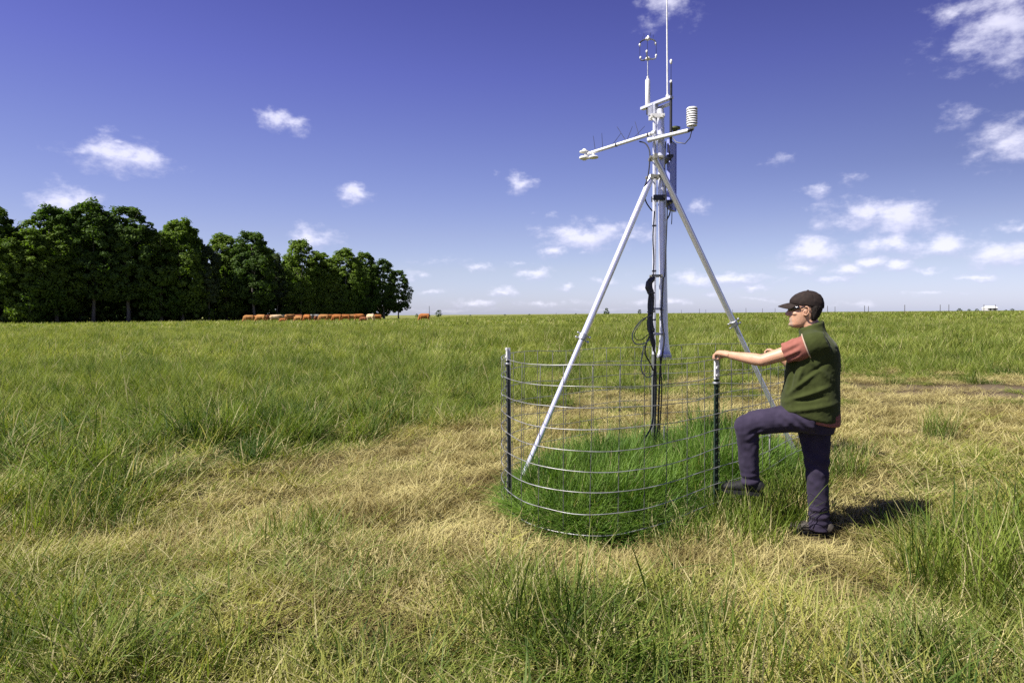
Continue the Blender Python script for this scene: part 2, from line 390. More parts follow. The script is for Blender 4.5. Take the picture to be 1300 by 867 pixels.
# what grows where: (pixel, straw share, height, flattened share), read into the plane of the ground
CP = np.array([
 (0, 430, .12, .40, 0), (200, 430, .12, .40, 0), (650, 425, .12, .40, 0), (1000, 420, .10, .42, 0), (1300, 415, .10, .45, 0),
 (60, 500, .16, .40, .1), (300, 500, .16, .40, .1), (500, 500, .14, .40, .1), (620, 490, .15, .38, .1), (900, 440, .12, .42, 0), (1150, 440, .10, .45, 0), (1280, 440, .10, .45, 0),
 (1080, 468, .25, .30, .3), (1200, 462, .2, .35, .2), (1300, 455, .2, .35, .2), (800, 470, .2, .35, .2), (960, 465, .25, .35, .2),
 (100, 570, .10, .40, .15), (220, 575, .06, .40, .1), (320, 565, .05, .40, .1), (400, 560, .08, .36, .1), (460, 545, .12, .34, .2), (560, 525, .16, .30, .3),
 (160, 600, .08, .38, .2), (90, 640, .02, .42, .05), (20, 620, .14, .34, .3), (140, 640, .1, .34, .2), (210, 630, .25, .26, .5), (270, 600, .3, .2, .6),
 (30, 700, .50, .10, .9), (130, 690, .55, .10, .9), (250, 660, .65, .08, .9), (330, 630, .75, .07, .95), (420, 600, .88, .05, 1), (500, 580, .9, .05, 1), (600, 560, .9, .05, 1),
 (560, 620, .95, .04, 1), (620, 640, .96, .04, 1), (500, 650, .92, .05, 1), (600, 700, .92, .05, 1), (700, 715, .93, .05, 1), (800, 725, .9, .06, 1), (900, 725, .85, .06, 1), (1000, 725, .75, .08, .9),
 (430, 690, .7, .08, .9), (370, 675, .35, .16, .6), (200, 715, .55, .1, .9),
 (700, 545, .8, .08, 1), (800, 520, .85, .06, 1), (900, 515, .85, .06, 1), (980, 510, .85, .06, 1), (700, 500, .4, .25, .4),
 (1090, 505, .9, .05, 1), (1200, 500, .96, .03, 1), (1290, 492, 1.0, .02, 1), (1150, 535, .92, .05, 1), (1270, 535, .85, .08, .9), (1090, 560, .8, .06, 1),
 (1120, 595, .50, .14, .8), (1200, 595, .35, .18, .6), (1285, 600, .35, .2, .6), (1110, 640, .85, .05, 1), (1060, 690, .8, .06, .9),
 (1170, 650, .55, .12, .8), (1260, 680, .05, .48, .1), (1290, 740, .06, .42, .2), (1215, 730, .2, .3, .5), (1100, 735, .7, .07, .9), (1010, 775, .6, .1, .85),
 (1150, 800, .35, .2, .9), (1280, 830, .22, .26, .85), (1060, 850, .35, .2, .8), (950, 830, .3, .24, .6), (900, 770, .5, .15, .7),
 (680, 775, .12, .34, .3), (740, 805, .15, .3, .4), (830, 795, .25, .28, .4), (640, 850, .12, .32, .4), (800, 855, .15, .3, .4), (600, 770, .5, .15, .7),
 (420, 745, .55, .1, .9), (520, 760, .6, .1, .9), (520, 830, .4, .18, .7), (300, 760, .45, .12, .9), (160, 770, .3, .18, .8), (50, 760, .25, .2, .7), (90, 840, .2, .26, .6), (280, 840, .3, .2, .8), (430, 860, .4, .2, .8)], float)
RING_PTS = [(-.07, 4.95), (-.05, 5.40), (.27, 5.88), (1.24, 6.62), (2.14, 6.90), (3.02, 6.98), (3.16, 6.62), (2.60, 5.85), (1.53, 4.70), (.68, 4.27), (.16, 4.45)]
def closed_spline(pts, n):
    pts = [np.array(p) for p in pts]; m = len(pts); out = []
    for i in range(m):
        p0, p1, p2, p3 = (pts[(i + k) % m] for k in (-1, 0, 1, 2))
        for j in range(n):
            t = j / n
            out.append(0.5 * ((2 * p1) + (p2 - p0) * t + (2 * p0 - 5 * p1 + 4 * p2 - p3) * t * t + (3 * p1 - p0 - 3 * p2 + p3) * t ** 3))
    return np.array(out)
RING = closed_spline(RING_PTS, 12)
def inside_ring(x, y, grow=0.0):
    c = RING.mean(0); P = c + (RING - c) * (1 + grow)
    r = np.zeros(x.shape, bool)
    for i in range(len(P)):
        a, b = P[i], P[(i + 1) % len(P)]
        cond = (a[1] > y) != (b[1] > y)
        with np.errstate(divide='ignore', invalid='ignore'):
            xi = (b[0] - a[0]) * (y - a[1]) / (b[1] - a[1]) + a[0]
        r ^= cond & (x < xi)
    return r
def field(x, y):                  # straw share, height, flattened share at a place on the ground
    px, py = project(x, np.maximum(y, 1.0), terrain(x, y) * 0)
    px = np.clip(px, -300, 1600); py = np.clip(py, 410, 980)
    wsum = 0; s = 0
    jx = (vnoise(x * 1.1, y * 1.1, seed=11) - .5) * 60; jy = (vnoise(x * 1.1, y * 1.1, seed=12) - .5) * 34
    jx = jx + (vnoise(x * 3.5, y * 3.5, seed=13) - .5) * 40; jy = jy + (vnoise(x * 3.5, y * 3.5, seed=14) - .5) * 18
    for c in CP:
        d2 = ((px + jx - c[0])) ** 2 + ((py + jy - c[1]) * 2.4) ** 2
        w = 1.0 / (d2 + 60.0) ** 1.8
        wsum = wsum + w; s = s + w[..., None] * c[2:5]
    s = s / wsum[..., None]
    n = vnoise(x * 1.7, y * 1.7, seed=21) * .6 + vnoise(x * 5, y * 5, seed=22) * .4 - .5
    straw = np.clip(s[..., 0] + n * 0.80 * (0.35 + s[..., 0]) * (1.25 - s[..., 0]), 0, 1)
    h = s[..., 1] * (0.8 + 0.5 * vnoise(x * 2.1, y * 2.1, seed=23))
    fl = np.clip(s[..., 2] + (vnoise(x * 1.3, y * 1.3, seed=24) - .5) * 0.6 * (s[..., 2] > .05), 0, 1)
    return straw, h, fl

def graded(neg, pos, fine, grow):
    out = [0.0]; st = fine; v = 0.0
    while v < pos:
        v += st; out.append(v)
        if v > 9: st *= grow
    st = fine; v = 0.0
    while v > -neg:
        v -= st; out.append(v)
        if v < -6: st *= grow
    return np.array(sorted(out))
gx = graded(4500, 4500, 0.17, 1.07); gy = graded(4500, 5000, 0.17, 1.06)
XX, YY = np.meshgrid(gx, gy)
ZZ = terrain(XX, YY)
nx, ny = len(gx), len(gy)
gv = np.stack([XX, YY, ZZ], -1).reshape(-1, 3)
ii = (np.arange(ny - 1)[:, None] * nx + np.arange(nx - 1)[None, :]).ravel()
gf = np.stack([ii, ii + 1, ii + nx + 1, ii + nx], -1)
gme = bpy.data.meshes.new('ground'); gme.from_pydata(gv.tolist(), [], gf.tolist())
gme.polygons.foreach_set('use_smooth', [True] * len(gme.polygons))
fs, fh, ff = field(gv[:, 0], gv[:, 1])
fs = np.where((gv[:, 1] < 1) | (np.hypot(gv[:, 0], gv[:, 1]) > 60), 0.15, fs)
fs = np.where(inside_ring(gv[:, 0], gv[:, 1]), 0.0, fs)
bare = np.exp(-(((gv[:, 0] - 9.8) / 3.0) ** 2 + ((gv[:, 1] - 12.4) / 1.35) ** 2)) + 0.8 * np.exp(-(((gv[:, 0] - 6.9) / 0.9) ** 2 + ((gv[:, 1] - 12.6) / 0.35) ** 2))
for nm, arr in (('straw', fs), ('bare', np.clip(bare, 0, 1))):
    a = gme.attributes.new(nm, 'FLOAT', 'POINT'); a.data.foreach_set('value', arr.astype(np.float32))
m, nt, out = newmat('pasture_soil'); N = nt.nodes.new; L = nt.links.new
b = N('ShaderNodeBsdfPrincipled'); b.inputs['Roughness'].default_value = 0.95; b.inputs['Specular IOR Level'].default_value = 0.1; L(b.outputs[0], out.inputs[0])
ge = N('ShaderNodeNewGeometry')
def gn(sc, det):
    n = N('ShaderNodeTexNoise'); n.inputs['Scale'].default_value = sc; n.inputs['Detail'].default_value = det; L(ge.outputs['Position'], n.inputs['Vector']); return n.outputs[0]
def gmix(f, a, c):
    x = N('ShaderNodeMix'); x.data_type = 'RGBA'
    L(f, x.inputs[0])
    for i, v in ((6, a), (7, c)):
        if isinstance(v, tuple): x.inputs[i].default_value = (*v, 1)
        else: L(v, x.inputs[i])
    return x.outputs[2]
green = gmix(gn(1.3, 6), (0.022, 0.026, 0.010), (0.055, 0.055, 0.022))
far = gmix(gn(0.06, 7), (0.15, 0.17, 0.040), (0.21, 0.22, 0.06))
thatch = gmix(gn(40, 6), (0.14, 0.105, 0.05), (0.06, 0.045, 0.025))
soil = gmix(gn(14, 6), (0.085, 0.062, 0.042), (0.15, 0.11, 0.075))
sa = N('ShaderNodeAttribute'); sa.attribute_name = 'straw'; ba = N('ShaderNodeAttribute'); ba.attribute_name = 'bare'
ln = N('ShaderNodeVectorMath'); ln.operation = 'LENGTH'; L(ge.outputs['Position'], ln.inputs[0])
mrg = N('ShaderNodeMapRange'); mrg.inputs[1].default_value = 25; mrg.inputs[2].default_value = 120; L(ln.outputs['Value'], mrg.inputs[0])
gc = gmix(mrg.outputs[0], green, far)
gc = gmix(sa.outputs['Fac'], gc, thatch); gc = gmix(ba.outputs['Fac'], gc, soil)
L(gc, b.inputs['Base Color'])
bp = N('ShaderNodeBump'); bp.inputs['Strength'].default_value = 0.6; bp.inputs['Distance'].default_value = 0.03; L(gn(30, 6), bp.inputs['Height']); L(bp.outputs[0], b.inputs['Normal'])
gme.materials.append(m)
ground = link('ground', gme); ground['kind'] = 'structure'

# ------------------------------------------------------------------ trees
M['leaf_dark'] = leafmat('dark_leaves', (0.042, 0.080, 0.018), (0.108, 0.165, 0.036), 0.42, 0.01, 0.12, (1.15, 1.35, .4))
M['leaf_mid'] = leafmat('green_leaves', (0.060, 0.112, 0.018), (0.170, 0.235, 0.042), 0.44, 0.01, 0.12, (1.15, 1.35, .35))
M['leaf_pale'] = leafmat('grey_green_leaves', (0.070, 0.105, 0.048), (0.130, 0.170, 0.078), 0.42, 0.01, 0.12, (1.3, 1.3, .5))
def leaf_cards(rng, cen, nor, size, asp=0.6):
    n = len(cen)
    t = rng.normal(size=(n, 3)); t -= nor * (t * nor).sum(1)[:, None]; t /= np.linalg.norm(t, axis=1)[:, None]
    b_ = np.cross(nor, t); s = size[:, None]
    v = np.stack([cen - t * s, cen - b_ * s * asp + nor * s * .15, cen + t * s, cen + b_ * s * asp + nor * s * .15], 1).reshape(-1, 3)
    f = (np.arange(n)[:, None] * 4 + np.arange(4)[None, :])
    return v, f
def crown_mesh(name, seed, H, Rw, z0, ncl, nlf, mat, lsize=0.36, top=0.55, lumpy=0.35):
    rng = np.random.default_rng(seed)
    ph = rng.uniform(0, 6.28, 4); cc = []; sizes = []
    while len(cc) < ncl:
        t = rng.uniform(0, 1); a = rng.uniform(0, 6.283)
        sh = math.sin(math.pi * min(1, (t * (1 - .08) + .08))) ** top
        sh *= 1 + lumpy * (0.6 * math.sin(2 * a + ph[0] + 3 * t) + 0.5 * math.sin(3 * a + ph[1] - 5 * t + ph[2]) * math.sin(7 * t + ph[3]))
        rr = Rw * sh * math.sqrt(rng.uniform(0.25, 1.0))
        cc.append((rr * math.cos(a), rr * math.sin(a), z0 + (H - z0) * (t * 0.97))); sizes.append(rng.uniform(.035, .075) * (H - z0) * (1.1 - .4 * t))
    # a ragged leader or two that break the outline
    for k in range(5):
        a = rng.uniform(0, 6.28); cc.append((Rw * .5 * math.cos(a), Rw * .28 * math.sin(a), H * rng.uniform(.92, .99))); sizes.append(.045 * H)
    cc = np.array(cc); sizes = np.array(sizes)
    idx = np.repeat(np.arange(len(cc)), nlf)
    off = rng.normal(size=(len(idx), 3)); off /= np.linalg.norm(off, axis=1)[:, None]
    off *= rng.uniform(.25, 1.0, len(idx))[:, None] ** .6
    off[:, 2] *= .72
    cen = cc[idx] + off * sizes[idx][:, None]
    out_ = cen - np.array([0, 0, (z0 + H) * .45]); out_ /= np.linalg.norm(out_, axis=1)[:, None] + 1e-6
    nor = out_ * .5 + off * .6 + rng.normal(size=cen.shape) * .45 + np.array([0, 0, .35]); nor /= np.linalg.norm(nor, axis=1)[:, None]
    v, f = leaf_cards(rng, cen, nor, rng.uniform(.55, 1.1, len(cen)) * lsize)
    me = bpy.data.meshes.new(name); me.from_pydata(v.tolist(), [], f.tolist()); me.materials.append(mat)
    tint_ = np.clip(np.repeat(rng.uniform(0, 1, len(cen)) * .6 + np.repeat(rng.uniform(0, .4, len(cc)), nlf), 4), 0, 1)
    at_ = me.attributes.new('tint', 'FLOAT', 'POINT'); at_.data.foreach_set('value', tint_.astype(np.float32))
    return me
def trunk_mesh(name, seed, H, r0, Rw):
    rnd = random.Random(seed); g = G(); pts = []; rad = []
    x = y = 0.0
    for i in range(9):
        t = i / 8; pts.append((x, y, -0.3 + H * .86 * t)); rad.append(r0 * (1.25 if i == 0 else 1) * (1 - .85 * t))
        x += rnd.uniform(-.18, .18); y += rnd.uniform(-.18, .18)
    g.tube(pts, rad, 8)
    for k in range(9):
        i = rnd.randint(3, 7); a = rnd.uniform(0, 6.28); p = Vector(pts[i]); l = Rw * rnd.uniform(.5, .85)
        d = Vector((math.cos(a), math.sin(a), rnd.uniform(.35, .9)))
        g.tube([p, p + d * l * .5 + Vector((0, 0, .1)), p + d * l + Vector((0, 0, .5))], [rad[i] * .5, rad[i] * .3, .02], 6)
    return mesh(name, g.v, g.f, M['bark'])
VAR = []
for k, (H_, Rw_, z0_, mt, lum) in enumerate([(21, 4.6, 4.6, 'leaf_dark', .2), (20, 4.4, 2.0, 'leaf_mid', .25), (19, 4.8, 4.0, 'leaf_dark', .25), (18, 3.9, 1.2, 'leaf_mid', .3), (20, 3.4, 5.5, 'leaf_pale', .5), (17, 4.4, 1.0, 'leaf_mid', .4)]):
    VAR.append((H_, crown_mesh('crown', 40 + k, H_, Rw_, z0_, 270, 60, M[mt], 0.30, .42, lum), trunk_mesh('trunk', 70 + k, H_, .30, Rw_)))
def tree(px, top, Y, var, label, group, wide=1.0, name='woodland_tree'):
    p = at(px, 400, Y); z = float(terrain(p.x, Y)); H0, cm, tm = VAR[var]
    H_ = at(px, top, Y).z - z; s = H_ / (H0 * 1.0)
    o = empty(name, (p.x, Y, z), (px * 0.37 + Y) % 6.28); o.scale = (s * wide, s * wide, s)
    link('crown', cm, o); link('trunk', tm, o)
    tag(o, label, 'tree', group); return o
FRONT = [(-215, 268, 98, 0), (-165, 258, 99, 2), (-112, 262, 100, 1), (-62, 256, 101, 0), (-8, 261, 102, 2), (38, 290, 102, 3), (72, 262, 106, 1), (118, 255, 109, 0), (163, 262, 112, 2), (205, 294, 114, 3), (232, 278, 117, 1),
         (266, 312, 120, 4), (288, 297, 126, 3), (322, 294, 124, 2), (352, 322, 130, 4), (382, 304, 132, 1), (410, 320, 136, 3), (438, 316, 138, 5), (464, 320, 141, 1), (488, 329, 144, 0), (506, 343, 147, 2)]
names_f = len(FRONT)
for i, (px, top, Y, v) in enumerate(FRONT):
    k = names_f - 1 - i
    if k == 0: lab = 'rounded dark tree ending the wood at its right-hand tip'
    elif px == 118: lab = 'tallest broad dark green tree in the front row of the wood'
    elif v == 4 and px < 300: lab = 'thin grey green tree poking up in the gap of the wood'
    elif px < 0: lab = 'tall tree beyond the left edge of the photo, %s of those' % ORD[i]
    else: lab = '%s green tree in the front row of the wood, %s from its right-hand tip' % ({0: 'dark', 1: 'bright', 2: 'dark', 3: 'bright', 4: 'grey', 5: 'bright'}[v], ORD[k])
    tree(px, top, Y, v, lab, 'trees in the front row of the wood', 1.05 if v != 4 else .85)
rb = random.Random(5)
for row, (dy, dtop, step) in enumerate([(9, 8, 33), (20, 12, 40), (33, 12, 46)]):
    px = -230
    while px < 500 - row * 12:
        tops = np.interp(px, [f[0] for f in FRONT], [f[1] for f in FRONT]); Yb = np.interp(px, [f[0] for f in FRONT], [f[2] for f in FRONT])
        if abs(px - 262) > 18:
            tree(px + rb.uniform(-8, 8), tops + dtop + rb.uniform(0, 16), Yb + dy + rb.uniform(-2, 2), rb.randint(0, 3), 'dark green tree standing in the depth of the wood behind the front row', 'trees deep in the wood', 1.15)
        px += step
SHRUB = [crown_mesh('crown', 90 + k, 3.6, 2.6, 0.0, 60, 40, M[mt], 0.26, .6, .4) for k, mt in enumerate(('leaf_dark', 'leaf_mid'))]
STEM = trunk_mesh('trunk', 99, 2.4, .08, 1.2)
px = -240; i = 0
while px < 496:
    Yb = np.interp(px, [f[0] for f in FRONT], [f[2] for f in FRONT]) + 2 + rb.uniform(-1, 5)
    p = at(px, 400, Yb); o = empty('woodland_shrub', (p.x, Yb, float(terrain(p.x, Yb)) - .1), rb.uniform(0, 6)); s = rb.uniform(.8, 1.7); o.scale = (s * 1.2, s * 1.2, s)
    link('crown', SHRUB[i % 2], o); link('trunk', STEM, o)
    tag(o, 'dark leafy shrub in the understorey at the foot of the wood', 'shrub', 'understorey shrubs of the wood'); px += rb.uniform(13, 20); i += 1
px = -240
while px < 440:
    Yb = np.interp(px, [f[0] for f in FRONT], [f[2] for f in FRONT]) + 38 + rb.uniform(-2, 2)
    p = at(px, 400, Yb); o = empty('woodland_shrub', (p.x, Yb, float(terrain(p.x, Yb)) - .1), rb.uniform(0, 6)); s = rb.uniform(1.8, 2.4); o.scale = (s * 1.5, s * 1.5, s)
    link('crown', SHRUB[0], o); link('trunk', STEM, o)
    tag(o, 'tall dark shrub closing the gaps between trunks at the back of the wood', 'shrub', 'shrubs at the back of the wood'); px += 26
# small far trees along the skyline
FARV = [crown_mesh('crown', 120 + k, 8, 3.4, 0.5, 70, 34, M['leaf_dark'], 0.5, .5, .4) for k in range(2)]
FART = trunk_mesh('trunk', 130, 8, .2, 3)
FAR = [(557, 393.2, 330, 'round dark far tree on the skyline just right of the lone cow'), (529, 398.0, 300, 'low dark bush on the skyline beside the right-hand tip of the wood'), (597, 399.3, 520, 'tiny far bush on the skyline midway between wood and left tripod leg'),
       (641, 398.6, 480, 'tiny round far bush on the skyline above the left fence post'), (672, 398.2, 500, 'tiny upright far bush on the skyline right of the left fence post'), (731, 398.2, 520, 'tiny far bush on the skyline nearest the left tripod leg'),
       (770, 390.8, 340, 'small two-lobed far tree on the skyline just right of the left tripod leg'), (812, 392.6, 360, 'small far tree on the skyline just left of the mast'),
       (1218, 391.2, 640, 'low dark far clump on the skyline left of the white shed'), (1230, 392.2, 650, 'smaller low far clump on the skyline close to the left of the white shed'), (1240, 391.8, 640, 'low far clump on the skyline touching the white shed'), (1285, 391.6, 640, 'low dark far clump on the skyline right of the white shed'), (1277, 392.8, 650, 'small low far clump on the skyline just right of the white shed')]
for i, (px, top, Y, lab) in enumerate(FAR):
    p = at(px, 398, Y); z = float(terrain(p.x, Y)); H_ = at(px, top, Y).z - z
    o = empty('distant_tree', (p.x, Y, z - .2), i * 1.3); s = max(H_, 1.2) / 8
    wd = s * (1.0 if Y < 400 else 1.7); o.scale = (wd, wd, s)
    link('crown', FARV[i % 2], o); link('trunk', FART, o); tag(o, lab, 'tree', 'small far trees on the skyline')

# ------------------------------------------------------------------ weather station on its tripod
YM = 6.1
mast_base = at(840, 455, YM)
station = empty('weather_station', (mast_base.x, YM, 0.0))
tag(station, 'silver tripod weather station with sensors on a tall mast inside the wire ring', 'weather station')
SI = Matrix.Translation(station.location).inverted()
def sp(name, g, mat, parent=None, smooth=True, auto=True):
    # parts are written in world coordinates and stored relative to the station's foot
    g.v = [tuple(Vector(p) - station.location) for p in g.v]
    o = link(name, mesh(name, g.v, g.f, mat, smooth), parent or station)
    if auto: sharp_edges(o.data, 38)
    return o
mt = at(838.5, 139, YM); mb = at(843.2, 452, YM)
g = G(); ax = (mt - mb).normalized(); Lm = (mt - mb).length
g.lathe(mb, [(0.060, 0.0), (0.066, 0.004), (0.066, 0.02), (0.058, 0.03), (0.054, 0.06), (0.046, 0.13), (0.041, 0.24)] + [(0.040 - .007 * k / 20, .3 + (Lm - .32) * k / 20) for k in range(21)] + [(0.030, Lm)], 28, ax)
mast = sp('mast', g, M['alu'])
g = G(); g.lathe(mb - ax * .012, [(0.070, 0), (0.074, .003), (0.074, .014), (0.068, .018)], 24, ax)
for k in range(6):
    a = k * 1.047 + .3; g.lathe(mb + Vector((.066 * math.cos(a), .066 * math.sin(a), -.02)), [(.009, 0), (.009, .014)], 6)
sp('flange', g, M['galv'], mast)
# slim pole beside the mast, down into the ground
pt = at(831.2, 143, YM + .03); pb = at(829.5, 600, YM + .03); pb.z = -0.1
pj = pt.lerp(pb, (pt.z - 1.16) / (pt.z - pb.z))
g = G(); g.tube([pt, pt.lerp(pj, .5), pj], .019, 20, cut=True); pole = sp('pole', g, M['alu'])
g = G(); g.tube([pj + Vector((0, 0, .04)), pj, pb], [.0225, .0225, .024], 16); sp('pole_base', g, M['shaded_zinc'], pole)
for f_ in (.3, .42, .55): g = G(); g.lathe(pt.lerp(pb, f_), [(.0205, 0), (.0215, .003), (.0215, .012), (.0205, .015)], 14); sp('pole_band', g, M['black_plastic'], pole)
def clamp(px, py, w, mat, Y=YM - .05, tall=.03):
    c = at(px, py, Y); g = G()
    g.box(c, (w, .012, tall / 2)); g.box(c + Vector((0, .09, 0)), (w, .010, tall / 2))
    for sx in (-1, 1):
        g.tube([c + Vector((sx * w * .75, -.03, 0)), c + Vector((sx * w * .75, .12, 0))], .0065, 8)
        g.lathe(c + Vector((sx * w * .75, -.034, 0)), [(.012, 0), (.012, .012)], 6, (0, 1, 0))
    return sp('clamp', g, mat)
clamp(835, 147, .065, M['white_plastic'], tall=.035); clamp(836, 173, .06, M['alu']); clamp(834, 200, .06, M['brass'])
clamp(834, 224, .065, M['brass']); clamp(837, 251, .055, M['black_plastic'], tall=.05); clamp(834, 350, .05, M['brass'], tall=.022); clamp(836, 392, .05, M['galv'], tall=.02); clamp(837, 424, .05, M['galv'], tall=.02)
# the two braced legs
def leg(top, foot, join, r1, r2, flip):
    top = Vector(top); foot = Vector(foot); d = (foot - top); ax = d.normalized(); j = top + d * join
    g = G(); g.tube([top - ax * .02, j], r1, 24, cut=True); o = sp('leg', g, M['alu_leg'])
    g = G(); g.tube([j - ax * .05, foot - ax * .1, foot + ax * .02], [r2, r2, r2 * .8], 20, cut=True); sp('lower_tube', g, M['alu_leg'], o)
    g = G(); g.lathe(j - ax * .03, [(r1 + .002, 0), (r1 + .008, .004), (r1 + .008, .055), (r1 + .002, .06)], 18, ax)
    side = ax.cross(Vector((0, 1, 0))).normalized()
    for s_ in (0.0, .045):
        c = j - ax * .02 + ax * s_
        g.tube([c - side * (r1 + .03), c + side * (r1 + .03)], .006, 8)
        g.ball(c + side * (r1 + .03), .012, 8, 6); g.ball(c - side * (r1 + .026), .010, 8, 6)
    sp('leg_collar', g, M['galv'], o)
    g = G(); g.lathe(foot + Vector((0, 0, -.01)), [(.06, 0), (.062, .004), (.05, .014), (.03, .03), (.03, .06)], 16)
    g.tube([foot, foot + ax * .12], [.012, .003], 8); sp('foot', g, M['galv'], o)
    g = G()
    for k in range(5): g.lathe(foot - ax * (.10 + .05 * k) + side * .001 * k, [(r2 + .0012, 0), (r2 + .0012, .008)], 12, ax)
    sp('adjuster_mark', g, M['galv'], o)
    g = G(); u = Vector((0, 1, 0)); g.box(top - ax * .005, (.014, .05, .022)); g.tube([top + Vector((-.05, 0, 0)), top + Vector((.07, 0, 0))], .008, 8)
    for s_ in (-.052, .06): g.lathe(top + Vector((s_, 0, 0)), [(.014, 0), (.014, .012)], 6, (1, 0, 0))
    sp('hinge', g, M['brass'], o)
    return o
footL = at(652, 632, 5.35); footL.z = 0.02
footR = at(1015, 589, 6.6); footR.z = 0.02
leg(at(826.5, 226, YM - .08), footL, .52, .030, .024, 1)
leg(at(832.0, 200, YM - .14), footR, .515, .0275, .0235, -1)
# crossarm, level, running from front right to back left
armc = at(833, 175, YM - .1); armz = armc.z
def level(px, py, z):
    d = ray(px, py); Y = (z - CAMZ) / d[2]; return Vector((d[0] * Y, Y, z))
aR = level(874, 166, armz); aL = level(748, 196.5, armz)
aM = aR.lerp(aL, .33); adir = (aL - aR).normalized()
g = G(); g.tube([aR, aR.lerp(aL, .36)], .0185, 14); g.lathe(aR.lerp(aL, .345), [(.019, 0), (.024, .002), (.024, .03), (.019, .032)], 14, adir); arm = sp('crossarm', g, M['white_paint'])
up = Vector((0, 0, 1)); sd = adir.cross(up).normalized()
q0 = aR.lerp(aL, .31) + up * .055; q1 = aL + up * .012
g = G(); g.tube([q0, q1], .0165, 14); g.lathe(q0 - adir * .01, [(.017, 0), (.022, .002), (.022, .04), (.017, .042)], 14, adir); arm2 = sp('sensor_boom', g, M['white_paint'])
for t_ in (.03, .08, .55): g = G(); g.lathe(q0.lerp(q1, t_), [(.0172, 0), (.0195, .001), (.0195, .014), (.0172, .015)], 12, adir); sp('boom_strap', g, M['black_plastic'], arm2)
# thin spikes that keep birds off
for t_, le, tl, sdx in ((.22, .16, .07, .03), (.42, .15, .09, -.02), (.30, .10, -.10, .04), (.62, .10, -.09, .02), (.78, .15, .01, .0), (.90, .15, .025, .0), (.40, .10, -.1, -.05)):
    g = G(); b0 = q0.lerp(q1, t_) + up * .014; g.tube([b0, b0 + up * le + adir * tl + sd * sdx], [.0026, .0018], 6); sp('bird_spike', g, M['black_plastic'], arm2)
# net radiometer at the far end of the boom
c0 = q1 + adir * .03
g = G(); g.box(c0 + adir * .01, (.02, .02, .02)); g.tube([q1 - adir * .05, c0 + adir * .03], .012, 10); rad = sp('net_radiometer', g, M['white_paint'])
for dz, s_ in ((.022, 1), (-.022, -1)):
    g = G(); cc = c0 + adir * .035 + up * dz
    g.lathe(cc, [(.050, 0), (.052, .004 * 1), (.050, .012), (.028, .016), (.022, .028), (.010, .038), (.002, .041)] if s_ > 0 else [(.02, -.036), (.03, -.026), (.052, -.02), (.054, -.012), (.050, 0)], 20)
    sp('sensor_disc', g, M['white_plastic'], rad)
g = G(); cc = q0.lerp(q1, .93) - up * .055; g.lathe(cc, [(.02, -.012), (.05, -.006), (.053, .004), (.045, .012), (.016, .02), (.012, .05)], 20); sp('downward_sensor', g, M['white_plastic'], rad)
# louvred radiation shield at the near end
sc = aR - adir * .035
g = G(); g.tube([aR, sc + Vector((0, 0, .0)), sc + up * .05], [.017, .018, .018], 12); sh = sp('radiation_shield', g, M['black_plastic'])
for k in range(7):
    z_ = .036 + .0205 * k; r_ = .050 if k else .046
    g = G(); g.lathe(sc + up * z_, [(.028, .004), (r_ - .002, -.004), (r_, -.002), (r_ - .001, .003), (.041, .013), (.028, .015)], 22); sp('shield_plate', g, M['white_plastic'], sh)
g = G(); g.lathe(sc + up * .180, [(.036, 0), (.049, -.002), (.049, .006), (.044, .014), (.012, .020)], 22); sp('shield_cap', g, M['white_plastic'], sh)
g = G(); g.lathe(sc, [(.012, 0), (.022, .006), (.022, .03)], 12); sp('shield_base', g, M['white_plastic'], sh)
g = G(); g.tube([sc + up * -.005, sc + up * -.07 + adir * .02, sc + up * -.11 + adir * .07, sc + up * -.08 + adir * .16, sc - up * .03 + adir * .2], .0045, 8); sp('sensor_cable', g, M['cable'], sh)
# upper crossbar with the sonic anemometer, lightning rod and aerial
topz = at(834, 131, YM).z
bl = level(815, 138.5, topz); br = level(853, 123.5, topz); bd = (br - bl).normalized()
g = G(); rot = Matrix((bd, Vector((-bd.y, bd.x, 0)), up)).transposed()
g.box(bl.lerp(br, .5), ((br - bl).length / 2, .024, .012), rot); g.box(bl.lerp(br, .5) + Vector((-bd.y, bd.x, 0)) * .06 - up * .03, ((br - bl).length / 2 * .6, .012, .012), rot); bar = sp('top_crossbar', g, M['alu'])
g = G(); g.box(bl.lerp(br, .38) - up * .05, (.05, .02, .05), rot); g.tube([bl.lerp(br, .45) - up * .12, bl.lerp(br, .45)], .028, 14); sp('bracket', g, M['galv'], bar)
sb = bl.lerp(br, .2)
g = G(); g.lathe(sb + up * .012, [(.022, 0), (.0235, .004), (.0235, .235), (.020, .245), (.010, .25), (.010, .275), (.004, .278)], 20); son = sp('sonic_anemometer', g, M['white_plastic'])
g = G(); g.lathe(sb - up * .075, [(.014, 0), (.014, .062)], 12); sp('connector', g, M['black_plastic'], son)
h0 = sb + up * .455; h1 = sb + up * .645
g = G(); g.tube([sb + up * .28, h0], .006, 10); sp('stem', g, M['galv'], son)
for hc, s_ in ((h0, 1), (h1, -1)):
    g = G(); g.ball(hc, (.024, .024, .018), 14, 8); sp('hub', g, M['white_plastic'], son)
    for k in range(3):
        a = .2 + k * 2.094 + (0 if s_ > 0 else .15); d_ = Vector((math.cos(a), math.sin(a), 0))
        g = G(); g.tube([hc, hc + d_ * .05, hc + d_ * .078 + up * .008 * s_, hc + d_ * .086 + up * .03 * s_], [.008, .007, .007, .008], 8); o = sp('arm', g, M['galv'] if k != 1 else M['black_plastic'], son)
        g = G(); g.ball(hc + d_ * .086 + up * .035 * s_, (.011, .011, .016), 10, 6); sp('transducer', g, M['white_plastic'], o)
